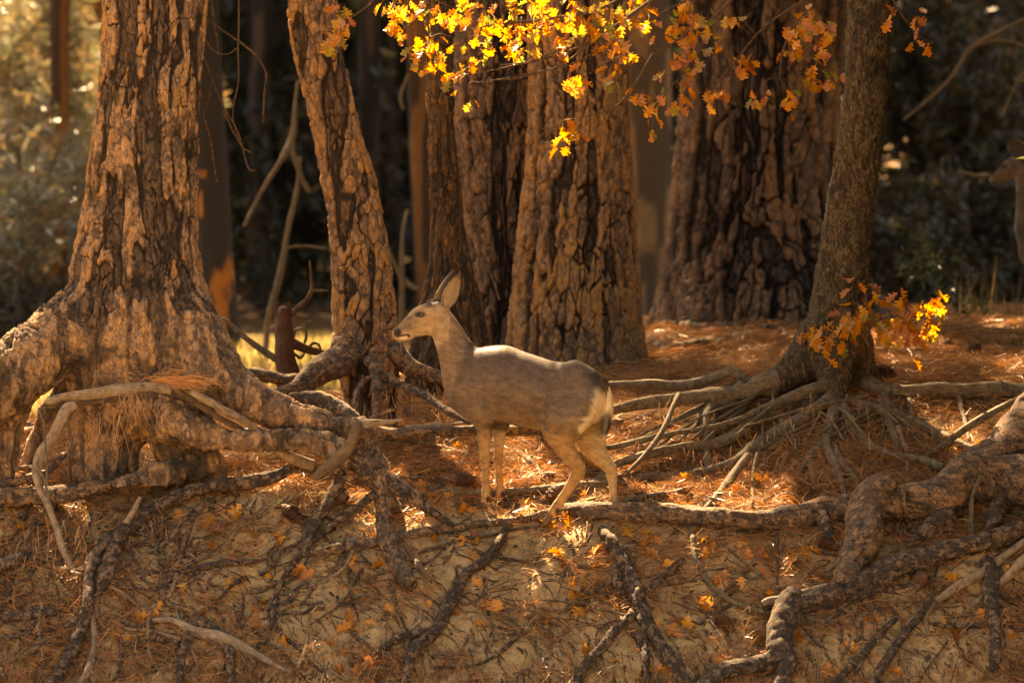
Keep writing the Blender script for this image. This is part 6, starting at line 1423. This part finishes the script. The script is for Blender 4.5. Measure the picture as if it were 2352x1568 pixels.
bough('oak_bough', 'dusky orange bough over the gap between the middle and right pines', 'branch', [[(1720, -40, 5), (1640, 40, 4), (1560, 90, 3), (1480, 140, 2)], [(1640, 40, 3), (1600, 130, 2), (1540, 200, 1.5), (1490, 235, 1)], [(1700, -20, 3), (1560, 10, 2.5), (1480, 60, 1.5)]],
      [(1490, 40, 24, 24, 26), (1400, 110, 20, 20, 18), (1550, 60, 24, 24, 22), (1620, 40, 24, 22, 22), (1560, 130, 24, 16, 18), (1420, 165, 10, 14, 8), (1540, 190, 22, 14, 16), (1500, 225, 18, 12, 12), (1600, 150, 18, 16, 12), (1540, 250, 12, 8, 5), (1495, 300, 8, 10, 4)], 20.8, DK, 5)
bough('oak_bough', 'shaded olive and orange bough in front of the wide right pine', 'branch', [[(1920, -30, 4), (1840, 40, 3), (1800, 110, 2.5), (1790, 180, 1.5)], [(1900, -30, 4), (1760, 60, 3), (1690, 140, 2), (1640, 200, 1.3)], [(1900, 60, 2), (1860, 120, 1.5), (1830, 150, 1)]],
      [(1850, 40, 26, 14, 18), (1870, 80, 26, 20, 20), (1800, 100, 20, 16, 14), (1700, 150, 18, 16, 14), (1640, 215, 14, 12, 10), (1740, 215, 22, 10, 12), (1820, 215, 14, 10, 10), (1880, 160, 24, 14, 12), (1690, 60, 20, 20, 12), (1860, 190, 16, 8, 5), (1560, 40, 14, 14, 6)], 21.0, DK, 6)
bough('oak_bough', 'sparse twig with a few orange leaves right of the oak top', 'branch', [[(2040, -20, 2.5), (2075, 40, 2), (2110, 80, 1.5), (2140, 100, 1)]], [(2110, 42, 14, 6, 6), (2140, 102, 16, 6, 7), (2065, 25, 10, 10, 4)], 21.2, ['leaf_rust', 'leaf_gold'], 7, (.06, .085))
# the low sprout of the oak
bo = P(1990, 850, 21.35)
C, rd = rpath([(1992, 860, 4, 21.5), (2000, 820, 4, 21.4), (2004, 790, 3.5, 21.3), (1995, 765, 3, 21.25)], 21.3); tube('branch', C, rd, M['twig'], oak, oO, bark=False)
bough('branch', '', '', [[(2000, 800, 3), (1975, 765, 2.5), (1920, 760, 2), (1870, 765, 1.2)], [(1990, 775, 3), (2010, 740, 2.5), (2070, 725, 2), (2150, 735, 1.2)], [(1985, 770, 2.5), (1990, 720, 2), (1990, 670, 1.2)], [(2060, 790, 1.5), (2085, 770, 1.5), (2100, 750, 1.2)]],
      [(1990, 675, 8, 16, 9), (1985, 715, 12, 12, 10), (1940, 725, 18, 8, 9), (1950, 755, 20, 8, 10), (1900, 765, 18, 8, 10), (1872, 770, 10, 6, 5), (2030, 735, 18, 10, 12), (2080, 705, 16, 10, 16), (2060, 745, 20, 10, 18), (2120, 740, 18, 10, 16), (2150, 715, 12, 12, 10), (1960, 740, 26, 10, 18), (1900, 755, 22, 8, 12), (2100, 775, 10, 8, 5), (2145, 745, 14, 6, 6), (1910, 800, 4, 4, 2)], 21.15, ['leaf_gold', 'leaf_gold', 'leaf_gold', 'leaf_rust', 'leaf_green'], 8, (.065, .095), parent=oak, origin=oO, twigmat='twig')
# the rest of that crown, above the picture: golden too
# ---------------------------------------------------------------- pine cones
def cone_mesh():
    V, F = [], []; r = np.random.default_rng(2)
    a = np.linspace(0, 2*math.pi, 11)[:-1]
    for z, rr_ in ((-.05, .006), (-.035, .018), (0, .022), (.035, .016), (.052, .004)):
        for t in a: V.append([rr_*math.cos(t), rr_*math.sin(t), z])
    F += grid_faces(5, 10, True).tolist()
    n = 92
    for k in range(n):
        z = -.046 + .096*k/n; t = k*2.39996; rr_ = .036*math.sin(math.pi*min(1, (k+10)/(n+12)))**.6; ca, sa = math.cos(t), math.sin(t)
        e = np.array([ca, sa, 0]); s = np.array([-sa, ca, 0]); L = rr_*r.uniform(.9, 1.08); w = .0085
        b = np.array([0, 0, z])+e*.012; tip = np.array([0, 0, z+.012])+e*L; n0 = len(V)
        V += [b-s*.003, b+s*.003, tip-e*.004+s*w, tip+[0, 0, .003], tip-e*.004-s*w, tip-e*.006-[0, 0, .004]]
        F += [[n0, n0+1, n0+2, n0+3], [n0, n0+3, n0+4, n0], [n0, n0+4, n0+5, n0+1], [n0+1, n0+5, n0+2, n0+1]]
    F = [f if len(set(f)) == 4 else f for f in F]
    V = np.array(V); F = np.array(F)
    return mesh_poly('pine cone', V, F)
def mesh_poly(name, V, F):
    me = bpy.data.meshes.new(name); me.from_pydata([tuple(v) for v in V], [], [tuple(dict.fromkeys(int(i) for i in f)) for f in F]); me.materials.append(M['cone']); return me
CM = cone_mesh()
for k, (u, v, lab, s) in enumerate(((2235, 822, 'dark open pine cone on the bare needle slope at the far right', 1.25), (2180, 798, 'small dark pine cone up the slope left of the open one', .9), (1905, 1262, 'squashed reddish pine cone under the thick right-hand root', 1.1),
        (1668, 1455, 'pine cone lying on its side between leaves on the right bank', 1.15), (2118, 1345, 'pine cone tucked under the long dark root at right', 1.2), (780, 1165, 'pine cone behind the dropping root of the left pine', 1.5),
        (668, 1200, 'old grey brown cone half buried in needles on the left bank', 1.3), (1060, 1118, 'reddish cone among needles left of the front hooves', 1.3), (1280, 1152, 'brown cone between the deer\'s front and hind legs', 1.4), (1255, 1105, 'small cone in the needles under the belly', .8), (2035, 868, 'weathered cone and duff at the right foot of the oak', 1.3), (2255, 905, 'dark cone behind the long level oak root', 1.1))):
    h_ = hit(u, v); o = put(CM, 'pine_cone', label=lab, cat='pine cone', loc=(float(h_[0]), float(h_[1]), float(gz(h_[0], h_[1]))+.024*s), group=None)
    o.rotation_euler = (R(90+r_.uniform(-40, 40)), R(r_.uniform(-30, 30)), r_.uniform(0, 6)); o.scale = (s, s, s)
